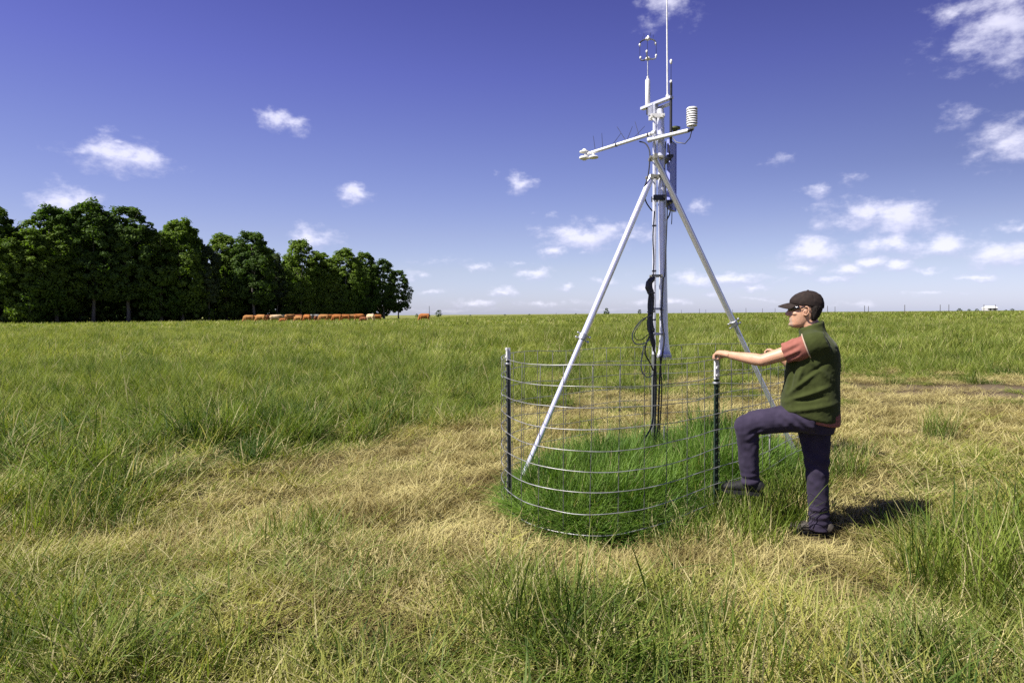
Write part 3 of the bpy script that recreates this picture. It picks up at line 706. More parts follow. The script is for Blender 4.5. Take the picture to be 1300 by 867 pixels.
for k in range(3):
    a = .2 + k * 2.094 + .07; d_ = Vector((math.cos(a), math.sin(a), 0)); g = G(); g.tube([h0 + d_ * .09 + up * .02, h1 + d_ * .09 - up * .02], .0022, 6); sp('cage_rod', g, M['black_plastic'], son)
for k in range(5):
    a = k * 1.25; g = G(); g.tube([h1 + Vector((math.cos(a) * .05, math.sin(a) * .05, .005)), h1 + Vector((math.cos(a) * .055, math.sin(a) * .055, .035))], .0018, 6); sp('bird_spike', g, M['black_plastic'], son)
lr = bl.lerp(br, .86); tip = at(846.5, -2, lr.y)
g = G(); g.tube([lr, lr.lerp(tip, .5), tip], [.0085, .0075, .0055], 10); g.lathe(lr, [(.016, 0), (.016, .03), (.010, .04)], 12); sp('lightning_rod', g, M['white_paint'])
ab = bl.lerp(br, .97)
g = G(); g.tube([ab - up * .42, ab + up * .13], .0125, 12); an = sp('aerial', g, M['black_plastic'])
g = G(); g.tube([ab + up * .15, ab + up * .31], .0026, 6); sp('whip', g, M['black_plastic'], an)
g = G(); g.ball(ab + up * .142, (.013, .013, .018), 10, 8); sp('collar', g, M['white_plastic'], an)
g = G(); g.ball(ab + up * .325, (.013, .013, .024), 10, 8); sp('aerial_tip', g, M['white_plastic'], an)
# flat panel behind the mast
pc = at(852.5, 224, YM + .35); hp = (at(851, 181, YM + .35) - at(851, 267, YM + .35)).z / 2
rp = Matrix.Rotation(R(58), 3, 'Z'); g = G(); g.box(pc, (.105, .012, hp), rp); pan = sp('solar_panel', g, M['panel'], smooth=False)
g = G()
for s_ in (-1, 1):
    g.box(pc + rp @ Vector((s_ * .105, -.002, 0)), (.004, .016, hp + .004), rp); g.box(pc + rp @ Vector((0, -.002, s_ * hp)), (.101, .016, .004), rp)
sp('panel_frame', g, M['panel'], pan, smooth=False)
g = G(); g.box(at(846, 259, YM + .19), (.03, .16, .012)); g.box(at(846, 203, YM + .19), (.03, .16, .012)); sp('panel_bracket', g, M['black_plastic'], pan)
g = G(); c = at(857, 163.5, YM + .02); g.lathe(c, [(.02, -.03), (.028, -.008), (.05, -.004), (.05, .01), (.03, .018)], 16); sp('junction_cap', g, M['green_cap'])
# cables
def cable(pix, r, mat='cable', name='cable'):
    pts = [at(a, b_, YM + c_) for a, b_, c_ in pix]; P = []
    for i in range(len(pts) - 1):
        p0 = pts[max(i - 1, 0)]; p1 = pts[i]; p2 = pts[i + 1]; p3 = pts[min(i + 2, len(pts) - 1)]
        for j in range(6):
            t = j / 6; P.append(0.5 * ((2 * p1) + (p2 - p0) * t + (2 * p0 - 5 * p1 + 4 * p2 - p3) * t * t + (3 * p1 - p0 - 3 * p2 + p3) * t ** 3))
    P.append(pts[-1]); g = G(); g.tube(P, r, 8); return sp(name, g, M[mat])
cable([(812, 180, .1), (820, 183, .0), (825, 195, -.1), (823, 222, -.12), (818, 240, -.12), (820, 256, -.1), (828, 268, -.08)], .0065)
cable([(831, 268, -.09), (829, 300, -.09), (830, 330, -.09), (829, 352, -.1)], .006)
cable([(845, 180, -.08), (844, 215, -.09), (846, 255, -.08), (847, 268, -.07), (846, 300, -.06), (844, 352, -.06)], .006)
cable([(848, 182, -.04), (850, 196, -.04), (852, 205, .0)], .006)
cable([(846, 255, -.05), (851, 262, -.05), (850, 272, -.05), (846, 280, -.06)], .007)
cable([(853, 255, 0), (853, 275, 0), (852.5, 285, 0)], .004)
cable([(842, 352, -.07), (840, 400, -.08), (843, 430, -.09), (840, 455, -.08), (838, 470, -.07), (836, 520, -.07), (835, 545, -.08), (829, 570, -.1), (815, 612, -.2)], .0085)
cable([(828, 352, -.1), (824, 400, -.12), (826, 430, -.14), (832, 452, -.12), (830, 480, -.09), (829, 530, -.09), (824, 548, -.12), (814, 566, -.2), (812, 605, -.25)], .009)
cable([(830, 420, -.12), (822, 432, -.15), (819, 448, -.16), (826, 462, -.14), (829, 470, -.1)], .007)
cable([(827, 400, -.13), (813, 408, -.18), (803, 424, -.2), (806, 436, -.2), (818, 436, -.17), (826, 430, -.14)], .0055, 'grey_cable')
cable([(826, 398, -.13), (812, 412, -.2), (805, 426, -.22), (812, 432, -.2), (824, 424, -.15)], .004)
cable([(818, 438, -.16), (814, 460, -.16), (816, 474, -.16), (823, 479, -.12), (829, 476, -.1)], .0055, 'grey_cable')
cable([(838, 452, -.08), (840, 500, -.06), (836, 560, -.06), (832, 600, -.06)], .006)
cable([(832, 455, -.1), (833, 500, -.1), (830, 560, -.1), (826, 605, -.12)], .008)
g = G(); bp_ = [(831, 352, .012), (828, 354, .026), (824, 359, .034), (823.5, 365, .036), (826, 371, .030), (828, 378, .024), (827.5, 386, .022), (826, 394, .024), (825, 402, .026), (824.5, 410, .028), (825, 418, .026), (828, 426, .02), (830, 436, .018), (830, 446, .012)]
g.tube([at(a, b_, YM - .1) for a, b_, c_ in bp_], [(c_ * (1 + .12 * math.sin(k * 2.1)), c_ * .9) for k, (a, b_, c_) in enumerate(bp_)], 14)
cb = sp('cable_bundle', g, M['cable'], auto=False)
for k in range(5):
    g = G(); g.tube([at(823 + 1.6 * k + 1.2 * math.sin(t_ * 3 + k), 354 + 68 * t_, YM - .1 - .022 * math.cos(k * 1.3)) + Vector((.008 * math.sin(9 * t_ + k), -.008 * math.cos(7 * t_ + k), 0)) for t_ in np.linspace(0, 1, 16)], .0075, 8); sp('cable', g, M['cable'], cb)
for py_ in (372, 396, 418):
    c = at(826.5, py_, YM - .1); g = G(); g.lathe(c, [(.036, -.006), (.038, 0), (.036, .006)], 14); sp('cable_tie', g, M['black_plastic'], cb)
g = G(); g.tube([at(843, 540, YM - .1), at(843.5, 610, YM - .1)], .0075, 8); sp('ground_rod', g, M['galv'])

# ------------------------------------------------------------------ wire ring fence
fence = empty('wire_fence', (RING[:, 0].mean(), RING[:, 1].mean(), 0))
tag(fence, 'low galvanised wire mesh ring fence around the weather station with two metal posts', 'fence')
FO = fence.location
RD = closed_spline(RING_PTS, 26)
seg = np.r_[0, np.cumsum(np.hypot(*np.diff(np.vstack([RD, RD[:1]]), axis=0).T))]; PER = seg[-1]
def ring_at(s):
    s = np.mod(s, PER); c = np.vstack([RD, RD[:1]])
    return np.interp(s, seg, c[:, 0]), np.interp(s, seg, c[:, 1])
NW = 9
def wire_z(k, s, x, y):
    zt = 1.25 + 0.008 * math.sin(s * 2.2) - 0.006 * math.sin(5.1 * s + 1)
    zb = 0.10 + 0.02 * math.sin(s * 1.1 + 1.0) + .012 * math.sin(3.7 * s) + .05 * math.exp(-((x - 1.57) ** 2 + (y - 4.75) ** 2) / .35)
    u = k / (NW - 1)
    return zb + (zt - zb) * u + 0.007 * math.sin(s * (2.1 + .37 * k) + k * 1.7) * math.sin(math.pi * u) + .005 * (float(vnoise(s * 4.1, k * 7.3)) - .5) * 2
for k in range(NW):
    pts = []
    for s in np.arange(0, PER + .001, PER / 150):
        x, y = ring_at(s); lean = .02 * math.sin(s * 1.7) * k / NW
        pts.append(Vector((x + lean, y, wire_z(k, s, x, y))) - FO)
    g = G(); g.tube(pts, .0030 if k else .0036, 6, cap=False); o = link('horizontal_wire', mesh('horizontal_wire', g.v, g.f, M['wire']), fence)
nv = int(PER / .195)
for j in range(nv):
    s = (j + .5 * 0) * PER / nv; x, y = ring_at(s); jx = .012 * math.sin(j * 2.3); pts = []
    for k in range(NW):
        lean = .02 * math.sin(s * 1.7) * k / NW
        pts.append(Vector((x * 1.0 + lean + jx * (k / NW - .5), y + .004, wire_z(k, s, x, y) + (.004 if k == NW - 1 else 0) - (.05 if k == 0 else 0))) - FO)
    g = G(); g.tube(pts, .0026, 5); link('vertical_wire', mesh('vertical_wire', g.v, g.f, M['wire_dark']), fence)
def tpost(name, xy, h, rz, paint, white, lab):
    q = Matrix.Rotation(rz, 3, 'Z'); base = Vector((xy[0], xy[1], 0)) - FO
    prof = [(-.018, .0), (.018, 0), (.018, .004), (.0025, .006), (.0025, .032), (-.0025, .032), (-.0025, .006), (-.018, .004)]
    def ext(z0, z1):
        n = len(prof); v = [base + q @ Vector((a, b_, z)) for z in (z0, z1) for a, b_ in prof]
        f = [(k, (k + 1) % n, n + (k + 1) % n, n + k) for k in range(n)] + [tuple(range(n - 1, -1, -1)), tuple(range(n, 2 * n))]
        return v, f
    g = G(); g.add(*ext(-.25, h - white))
    z = .15
    while z < h - white - .02:
        g.box(base + q @ Vector((0, -.004, z)), (.009, .004, .008), q); z += .055
    o = link(name, mesh(name, g.v, g.f, M[paint], False), fence); o['label'] = lab
    g = G(); g.add(*ext(h - white, h))
    t = link('white_tip', mesh('white_tip', g.v, g.f, M['white_paint'], False), o)
    for z in (h - white + .03, h - white + .09):
        g = G(); g.box(base + q @ Vector((0, -.004, z)), (.009, .004, .008), q); link('stud', mesh('stud', g.v, g.f, M['white_paint'], False), t)
    g = G(); g.lathe(base + q @ Vector((0, .012, h - white - .035)), [(.024, 0), (.025, .002), (.025, .012), (.024, .014)], 12); link('wire_tie', mesh('wire_tie', g.v, g.f, M['galv']), o)
POST_XY = (1.545, 4.735)
tpost('fence_post', POST_XY, 1.268, R(25), 'post_green', .17, 'dark green post with white tip under the hand')
tpost('fence_post', (-.045, 5.0), 1.335, R(-75), 'post_dark', .10, 'weathered dark post with white tip')
g = G(); c = at(977, 560, 5.55); g.tube([Vector((c.x, c.y, .0)), Vector((c.x, c.y, .50))], .006, 8); g.lathe((c.x, c.y, .49), [(.011, 0), (.011, .025)], 8)
stake = g.build('ground_stake', M['wire_dark']); tag(stake, 'thin grey metal stake in the grass seen below the raised thigh', 'stake')

# ------------------------------------------------------------------ the person
M['skin'] = None
m, nt, out = newmat('skin'); N = nt.nodes.new; L = nt.links.new
b = N('ShaderNodeBsdfPrincipled'); L(b.outputs[0], out.inputs[0]); b.inputs['Roughness'].default_value = 0.5
b.inputs['Subsurface Weight'].default_value = 0.12; b.inputs['Subsurface Radius'].default_value = (.01, .004, .002)
co = N('ShaderNodeTexCoord'); no = N('ShaderNodeTexNoise'); no.inputs['Scale'].default_value = 22; no.inputs['Detail'].default_value = 5; L(co.outputs['Object'], no.inputs['Vector'])
mx = N('ShaderNodeMix'); mx.data_type = 'RGBA'; mx.inputs[6].default_value = (.58, .35, .23, 1); mx.inputs[7].default_value = (.44, .22, .13, 1); L(no.outputs[0], mx.inputs[0])
ab_ = N('ShaderNodeAttribute'); ab_.attribute_name = 'beard'
m2 = N('ShaderNodeMix'); m2.data_type = 'RGBA'; L(ab_.outputs['Fac'], m2.inputs[0]); L(mx.outputs[2], m2.inputs[6]); m2.inputs[7].default_value = (.33, .26, .21, 1)
L(m2.outputs[2], b.inputs['Base Color'])
n3 = N('ShaderNodeTexNoise'); n3.inputs['Scale'].default_value = 120; L(co.outputs['Object'], n3.inputs['Vector']); bp = N('ShaderNodeBump'); bp.inputs['Strength'].default_value = .12; bp.inputs['Distance'].default_value = .005; L(n3.outputs[0], bp.inputs['Height']); L(bp.outputs[0], b.inputs['Normal'])
M['skin'] = m
M['fleece'] = principled('green_fleece', (0.044, 0.054, 0.016), 0.95, 0, (0.034, 0.042, 0.012), 18, 0.15, 200, 0.05, 0.08)
M['shirt'] = principled('rust_tshirt', (0.275, 0.105, 0.080), 0.9, 0, (0.23, 0.085, 0.064), 40, 0.15, 300, 0.1, 0.05)
M['trouser'] = principled('navy_trouser', (0.040, 0.032, 0.056), 0.9, 0, (0.028, 0.022, 0.041), 14, 0.12, 300, 0.1, 0.04)
M['shoe'] = principled('black_shoe', (0.012, 0.012, 0.013), 0.7, 0, (0.02, 0.02, 0.02), 60, .2, 120, .2)
M['sole'] = principled('dark_sole', (0.018, 0.018, 0.018), 0.8, spec=.2)
M['shoe_grey'] = principled('dusty_brown_shoe', (0.075, 0.062, 0.05), 0.75, 0, (0.04, 0.034, 0.03), 30, .2, 120)
M['cap'] = principled('dark_cap', (0.030, 0.020, 0.016), 0.85, 0, (0.018, 0.013, 0.012), 50, .15, 300, 0.2)
M['hair'] = principled('dark_hair', (0.014, 0.010, 0.008), 0.75, 0, (0.028, 0.022, 0.018), 90, .4, 180, .15)
M['lens'] = principled('dark_lens', (0.008, 0.008, 0.010), 0.12, 0, None, 10, 0, 10, 0.7)
M['trim'] = principled('pale_trim', (0.48, 0.36, 0.26), 0.9)
person = empty('person', (2.12, 4.42, 0.0), math.atan2(.43, -.9))
tag(person, 'person in black cap and green fleece vest, one foot raised, hand on fence post', 'person')
# local axes: x forward, y to the figure's left (towards the camera), z up
HX = 0.062                                       # head centre, forward
head = [(1.488, .132, .072, .028), (1.498, .152, .050, .042), (1.512, .160, .028, .052), (1.530, .157, .006, .058), (1.545, .159, -.010, .062), (1.558, .158, -.022, .065), (1.572, .158, -.032, .068), (1.590, .155, -.040, .071),
        (1.610, .150, -.046, .073), (1.625, .149, -.049, .0745), (1.640, .153, -.050, .0755), (1.660, .152, -.050, .0755), (1.685, .140, -.045, .072), (1.705, .118, -.032, .062), (1.722, .085, -.008, .042), (1.730, .055, .02, .02)]
def head_shape(g, grow=0.0, z0=0, z1=9, n=28):
    rows = [(z, f_ + grow, b_ - grow, w + grow) for z, f_, b_, w in head if z0 <= z <= z1]
    g.slices(rows, n, 2.15)
SHL = Vector((.025, .175, 1.372)); ELL = Vector((.325, .165, 1.262)); WRL = Vector((.548, .055, 1.288))
SHR = Vector((.025, -.175, 1.372)); ELR = Vector((.10, -.30, 1.16)); WRR = Vector((.235, -.265, 1.268))
HIL = Vector((.02, .095, .90)); KNL = Vector((.432, .10, .790)); ANL = Vector((.408, .045, .375))
HIR = Vector((.0, -.085, .90)); KNR = Vector((-.03, -.085, .475)); ANR = Vector((-.045, -.085, .09))
g = G(); head_shape(g)
# nose, lips, brow, chin, ears
g.slices([(1.569, .160, .130, .010), (1.575, .178, .130, .0145), (1.584, .190, .130, .0155), (1.594, .188, .130, .013), (1.606, .178, .130, .011), (1.620, .168, .130, .0095), (1.636, .158, .130, .010)], 16, 2.0)
for s_ in (-1, 1):
    g.ball((.163, s_ * .012, 1.580), (.011, .0075, .0075), 8, 6)
    g.ball((.145, s_ * .034, 1.641), (.014, .024, .008), 10, 6)
    g.ball((.118, s_ * .050, 1.590), (.022, .016, .016), 10, 6)
    er = Matrix.Rotation(R(12 * s_), 3, 'Z') @ Matrix.Rotation(R(-12), 3, 'Y')
    pts = []
    for k in range(13):
        a = k / 12 * 5.4 + .9; pts.append(Vector((.052, s_ * .079, 1.607)) + er @ Vector((.0165 * math.cos(a), s_ * .006 * (1.2 - math.cos(a)), .030 * math.sin(a))))
    g.tube(pts, .0052, 8); g.ball((.052, s_ * .074, 1.605), (.016, .008, .026), 10, 8, er); g.ball((.060, s_ * .075, 1.578), (.008, .006, .010), 8, 6)
g.ball((.155, 0, 1.553), (.0085, .022, .0045), 10, 6); g.ball((.154, 0, 1.541), (.0085, .020, .005), 10, 6); g.ball((.154, 0, 1.512), (.012, .020, .013), 10, 6)
# neck and trunk
g.tube([(-.005, 0, 1.40), (.005, 0, 1.45), (.022, 0, 1.50), (.045, 0, 1.56)], [(.075, .070), (.062, .060), (.060, .056), (.058, .056)], 20, ell=(1, 0, 0))
g.slices([(.86, .13, -.12, .15), (.95, .13, -.12, .155), (1.05, .14, -.115, .15), (1.2, .14, -.13, .165), (1.32, .12, -.13, .18), (1.39, .09, -.11, .17), (1.43, .06, -.07, .09)], 24)
def arm(S, E, W, hr):
    S = Vector(S); E = Vector(E); W = Vector(W)
    g.tube([S, S.lerp(E, .35), S.lerp(E, .8), E], [.056, .052, .045, .042], 16)
    g.ball(E, .0415, 12, 8)
    g.tube([E, E.lerp(W, .22), E.lerp(W, .55), E.lerp(W, .85), W], [.0415, (.044, .042), (.038, .036), (.030, .026), (.029, .022)], 16, ell=(0, 0, 1))
arm(SHL, ELL, WRL, 0); arm(SHR, ELR, WRR, 0)
def leg_(Hh, K, A, s=1.0):
    g.tube([Hh, Hh.lerp(K, .5), K], [.080, .068, .052], 14); g.ball(K, .05, 12, 8); g.tube([K, K.lerp(A, .35), A], [.050, .050, .036], 14)
leg_(HIL, KNL, ANL); leg_(HIR, KNR, ANR)
g.tube([ANL + Vector((-.03, 0, -.05)), ANL + Vector((.06, 0, -.055)), ANL + Vector((.15, 0, -.07))], [.034, .034, .02], 12); g.tube([ANR + Vector((-.03, 0, -.04)), ANR + Vector((.06, 0, -.045)), ANR + Vector((.15, 0, -.055))], [.034, .034, .02], 12)
# left hand closed over the post top
pl = (person.matrix_world if False else Matrix.Translation(person.location) @ Matrix.Rotation(math.atan2(.43, -.9), 4, 'Z')).inverted()
PT = pl @ Vector((POST_XY[0], POST_XY[1], 1.268)); PX, PY = PT.x, PT.y
WL = WRL; kn = Vector((PX - .006, PY + .006, 1.294))
g.tube([WL, WL.lerp(kn, .4) + Vector((0, 0, .004)), kn - Vector((.01, 0, 0)), kn], [(.031, .025), (.041, .027), (.045, .025), (.043, .017)], 14, ell=(0, 1, 0))
sidev = Vector((0.12, 1, 0)).normalized()
for k, (ln, dr) in enumerate([(.92, .0), (1.05, -.004), (1.0, -.003), (.82, .003)]):
    b0 = kn - sidev * (.030 - .0205 * k) + Vector((-.004 - abs(k - 1.2) * .004, 0, .001 + dr))
    g.tube([b0 - Vector((.025, 0, 0)), b0 + Vector((.018 * ln, 0, .001)), b0 + Vector((.034 * ln, 0, -.011)), b0 + Vector((.038 * ln, 0, -.032)), b0 + Vector((.030 * ln, 0, -.050))], [.0112, .0106, .0098, .0090, .0072], 10)
tb = WL.lerp(kn, .42) + Vector((0, -.032, -.006))
g.tube([tb - Vector((.01, -.012, 0)), tb + Vector((.018, -.010, -.010)), tb + Vector((.044, -.006, -.022)), tb + Vector((.066, .006, -.034))], [.014, .0125, .0105, .0075], 10)
# right hand, loosely curled in front of the chest on the far side
d_ = (WRR - ELR).normalized(); kn2 = WRR + Vector((.055, .012, .040))
g.tube([WRR, WRR.lerp(kn2, .5), kn2], [(.028, .020), (.036, .018), (.040, .016)], 12, ell=(0, 1, 0))
for k in range(4):
    b0 = kn2 + Vector((.002, .028 - .0195 * k, 0))
    g.tube([b0 - Vector((.015, 0, .01)), b0 + Vector((.026, 0, .010)), b0 + Vector((.042, .002, -.008)), b0 + Vector((.036, .004, -.030))], [.0095, .009, .008, .0065], 10)
g.tube([WRR + Vector((.01, .026, .008)), WRR + Vector((.03, .046, .026)), WRR + Vector((.052, .050, .046)), WRR + Vector((.068, .044, .058))], [.013, .012, .010, .007], 10)
bme = fuse(g, 0.0042, 3, .5); bme.materials.append(M['skin'])
c = coords(bme)
beard = ((c[:, 2] < 1.562) & (c[:, 2] > 1.485) & (c[:, 0] > .118) & (np.abs(c[:, 1]) < .040)).astype(np.float32) * np.clip((c[:, 0] - .118) / .02, 0, 1)
beard *= np.clip(1 - ((c[:, 2] - 1.547) / .008) ** 2 * -1, 0, 1)
beard *= 0.85 * (0.6 + .4 * vnoise(c[:, 0] * 250, c[:, 1] * 250, c[:, 2] * 250, 2))
a_ = bme.attributes.new('beard', 'FLOAT', 'POINT'); a_.data.foreach_set('value', beard.astype(np.float32))
body = link('body', bme, person)
# trousers
g = G()
g.slices([(.76, .10, -.135, .15), (.82, .135, -.155, .175), (.88, .15, -.16, .185), (.94, .155, -.155, .18), (.99, .15, -.145, .175)], 28, 2.4)
g.tube([HIL + Vector((-.03, .0, -.03)), HIL.lerp(KNL, .25) + Vector((0, 0, -.012)), HIL.lerp(KNL, .6), HIL.lerp(KNL, .9) + Vector((0, 0, .004)), KNL + Vector((.022, 0, -.004))], [(.118, .108), (.104, .100), (.092, .088), (.083, .080), (.060, .062)], 22, ell=(0, 0, 1))
g.ball(KNL + Vector((.002, 0, -.006)), (.082, .074, .082), 16, 12)
g.tube([KNL + Vector((.0, 0, -.01)), KNL.lerp(ANL, .3) + Vector((-.002, 0, 0)), KNL.lerp(ANL, .65) + Vector((.0, 0, 0)), ANL + Vector((.0, 0, .03)), ANL + Vector((.0, 0, -.022))], [(.080, .072), (.074, .068), (.068, .063), (.066, .062), (.068, .064)], 20, ell=(1, 0, 0))
g.tube([HIR + Vector((-.005, 0, -.01)), HIR.lerp(KNR, .3), HIR.lerp(KNR, .65), KNR, KNR.lerp(ANR, .35), KNR.lerp(ANR, .75), ANR + Vector((0, 0, .04)), ANR + Vector((.004, 0, -.055))], [(.122, .105), (.112, .098), (.096, .086), (.080, .074), (.074, .070), (.070, .066), (.069, .066), (.074, .070)], 22, ell=(1, 0, 0))
tme = fuse(g, 0.006, 5, .5); tme.materials.append(M['trouser'])
def tr_fold(c):
    x, y, z = c.T; r = np.zeros(len(c))
    r += .0045 * np.sin(95 * (x * .75 + z * 1.0 + .02 * np.sin(40 * y))) * np.exp(-((x - .36) / .06) ** 2 - ((z - .73) / .06) ** 2)          # behind the knee
    r += .0050 * np.sin(85 * (z - x * .9) + 14 * y) * np.exp(-((x - .10) / .10) ** 2 - ((z - .85) / .08) ** 2)                                   # hip crease
    r += .0045 * np.sin(110 * z + 20 * y + 9 * x) * np.exp(-((z - .15) / .07) ** 2) * (x < .12)                                                  # ankle bunching
    r += .0040 * np.sin(120 * z + 16 * x + 12 * y) * np.exp(-((z - .40) / .05) ** 2) * (x > .2)
    r += .0040 * np.sin(70 * z - 30 * x + 10 * y) * np.exp(-((z - .50) / .09) ** 2) * (x < .2)
    r += (vnoise(x * 14, y * 14, z * 8, 4) - .5) * .013 + (vnoise(x * 34, y * 34, z * 30, 6) - .5) * .007
    return r
displace(tme, tr_fold); link('trousers', tme, person)
# T-shirt
g = G()
g.slices([(.836, .12, -.170, .188, .2), (.85, .14, -.176, .190, .15), (.88, .15, -.176, .19), (.95, .15, -.165, .185), (1.1, .15, -.15, .18), (1.25, .15, -.15, .19), (1.34, .12, -.14, .185), (1.41, .08, -.10, .15), (1.455, .075, -.06, .085), (1.475, .082, -.052, .07)], 28, 2.4)
def sleeve(S, E, k):
    d = E - S; g.tube([S - d * .15, S + d * .02, S + d * .28, S + d * k * .8, S + d * k], [(.050, .045), (.082, .076), (.083, .078), (.074, .071), (.073, .070)], 22, ell=(0, 0, 1))
sleeve(SHL, ELL, .53); sleeve(SHR, ELR, .6)
sme = fuse(g, 0.006, 4, .5); sme.materials.append(M['shirt'])
def sh_fold(c):
    x, y, z = c.T; on = sstep(.06, .10, x) * (np.abs(y) > .1)
    return on * (.0052 * np.sin(120 * (z + .55 * x) + 16 * y) * np.exp(-((x - .13) / .07) ** 2) + (vnoise(x * 26, y * 26, z * 26, 8) - .5) * .007)
displace(sme, sh_fold); link('t_shirt', sme, person)
# fleece vest
g = G()
g.slices([(.868, .205, -.165, .205, .24), (.885, .215, -.172, .212, .24), (.93, .214, -.172, .212, .2), (1.00, .208, -.170, .208, .14), (1.08, .198, -.168, .206, .08), (1.16, .192, -.170, .208, .04), (1.24, .182, -.172, .212), (1.31, .160, -.165, .212), (1.365, .128, -.148, .205), (1.405, .100, -.125, .178), (1.435, .086, -.100, .135), (1.455, .085, -.080, .098, -.1), (1.475, .088, -.068, .084, -.25), (1.495, .094, -.062, .080, -.35), (1.508, .095, -.060, .079, -.38)], 36, 2.5)
for S_, E_ in ((SHL, ELL), (SHR, ELR)):
    d = E_ - S_; g.tube([S_ - d * .35, S_ - d * .1, S_ + d * .06], [(.07, .07), (.086, .084), (.0895, .085)], 24, ell=(0, 0, 1))
    g.tube([Vector((0, 0, 1.42)), S_.lerp(Vector((0, 0, 1.42)), .3) + Vector((0, 0, .02)), S_], [.07, .075, .07], 16)
vme = fuse(g, 0.0065, 26, .5); vme.materials.append(M['fleece'])
def ve_fold(c):
    x, y, z = c.T; r = np.zeros(len(c))
    def ridge(x0, z0, x1, z1, w, amp):          # one soft fold along a line on the flank
        dx, dz = x1 - x0, z1 - z0; l2 = dx * dx + dz * dz
        t = np.clip(((x - x0) * dx + (z - z0) * dz) / l2, 0, 1); d = np.hypot(x - x0 - t * dx, z - z0 - t * dz)
        return amp * np.exp(-(d / w) ** 2) * np.sin(np.pi * np.clip(t * .8 + .1, 0, 1))
    side = sstep(.0, .08, np.abs(y))
    r += side * (ridge(.19, .97, -.10, 1.10, .016, .013) + ridge(.16, 1.03, -.02, 1.20, .014, .011) + ridge(.18, .91, -.14, .98, .018, .010) + ridge(.10, 1.10, .07, 1.22, .014, .011) + ridge(.03, 1.30, -.10, 1.14, .018, .010) + ridge(.12, 1.28, .15, 1.05, .014, -.010) + ridge(.05, 1.16, -.13, 1.30, .014, -.008) + ridge(.15, .99, -.08, 1.03, .014, -.010))
    r += (vnoise(x * 9, y * 9, z * 9, 14) - .5) * .012 + (vnoise(x * 60, y * 60, z * 60, 15) - .5) * .0022
    return r
displace(vme, lambda c: 1.5 * ve_fold(c)); vest = link('fleece_vest', vme, person)
for S_, E_ in ((SHL, ELL), (SHR, ELR)):
    d = (E_ - S_); c_ = S_ + d * .065; t_ = d.normalized(); u = (Vector((0, 0, 1)) - t_ * t_.z).normalized(); w_ = t_.cross(u)
    g = G(); g.tube([c_ + u * (.0885 * math.cos(a)) + w_ * (.084 * math.sin(a)) for a in np.linspace(0, 2 * math.pi, 33)], .0045, 8, cap=False); part('armhole_trim', g, M['trim'], vest)
# shoes
def shoe(A, sole_z, mat, tilt=0.0):
    g = G(); x0 = A.x - .085; L_ = .285; y0 = A.y
    rows = [(0, .030, .060), (.02, .037, .088), (.06, .039, .100), (.10, .040, .096), (.14, .043, .080), (.19, .048, .064), (.24, .046, .054), (.27, .034, .042), (.286, .016, .022)]
    pts = [Vector((x0 + r_[0], y0, sole_z + .018 + r_[2] * .5)) for r_ in rows]
    g.tube(pts, [(r_[1], r_[2] * .55) for r_ in rows], 18, ell=(0, 1, 0))
    g.tube([Vector((A.x - .015, y0, sole_z + .06)), Vector((A.x - .018, y0, sole_z + .118))], [(.044, .050), (.040, .046)], 16, ell=(0, 1, 0))
    me = fuse(g, .005, 4); me.materials.append(M[mat]); o = link('shoe', me, person)
    g = G(); v = []; n = 28
    for z in (0.0, .028):
        for k in range(n):
            t = k / n * 2 * math.pi; cx = math.cos(t); sy = math.sin(t); xx = x0 + L_ / 2 + cx * L_ / 2 * 1.02; wd = (.046 if cx > -.1 else .039) * (1 - .12 * math.exp(-((cx + .15) / .25) ** 2))
            v.append((xx, y0 + math.copysign(abs(sy) ** .8, sy) * wd, sole_z + z + max(0, cx - .55) * .02))
    f = [(k, (k + 1) % n, n + (k + 1) % n, n + k) for k in range(n)] + [tuple(range(n - 1, -1, -1)), tuple(range(n, 2 * n))]
    g.add(v, f); s = link('sole', mesh('sole', g.v, g.f, M['sole']), o); sharp_edges(s.data, 40)
    g = G()
    for k in range(4):
        xx = A.x + .045 + .022 * k; zz = sole_z + .098 - .011 * k; g.tube([(xx, y0 - .030, zz - .014), (xx + .004, y0, zz + .004), (xx + .010, y0 + .030, zz - .014)], .003, 6)
    link('lace', mesh('lace', g.v, g.f, M['cap']), o)
shoe(ANL, .272, 'shoe'); shoe(ANR, -.004, 'shoe_grey')
# hair under the cap, cap, sunglasses
g = G(); rows = [(z, .047, b_ - .004, w + .003) for z, f_, b_, w in head if 1.535 < z < 1.65]
rows = [(1.535, .028, -.018, .045)] + [(z, min(f_, .030 + (z - 1.55) * .25), b_, w) for z, f_, b_, w in rows]; g.slices(rows, 28, 2.3)
hme = fuse(g, .005, 2); hme.materials.append(M['hair'])
displace(hme, lambda c: (vnoise(c[:, 0] * 160, c[:, 1] * 160, c[:, 2] * 60, 3) - .5) * .005); link('hair', hme, person)
g = G()
crows = [(1.640, .158, -.060, .083, .16), (1.655, .162, -.064, .086, .16), (1.675, .160, -.064, .086, .12), (1.70, .147, -.056, .081, .06), (1.722, .125, -.040, .070, .03), (1.738, .098, -.014, .052), (1.747, .072, .012, .030), (1.750, .05, .032, .012)]
g.slices(crows, 40, 2.15); cme = fuse(g, .005, 2); cme.materials.append(M['cap'])
displace(cme, lambda c: -.0018 * np.exp(-(np.abs(np.mod(np.arctan2(c[:, 1], c[:, 0] - .048) + .52, 1.047) - .52) / .05) ** 2) * (c[:, 2] > 1.67) + (vnoise(c[:, 0] * 40, c[:, 1] * 40, c[:, 2] * 40, 9) - .5) * .003)
cap_o = link('cap', cme, person)
v = []; f = []; nu, nv_ = 14, 7
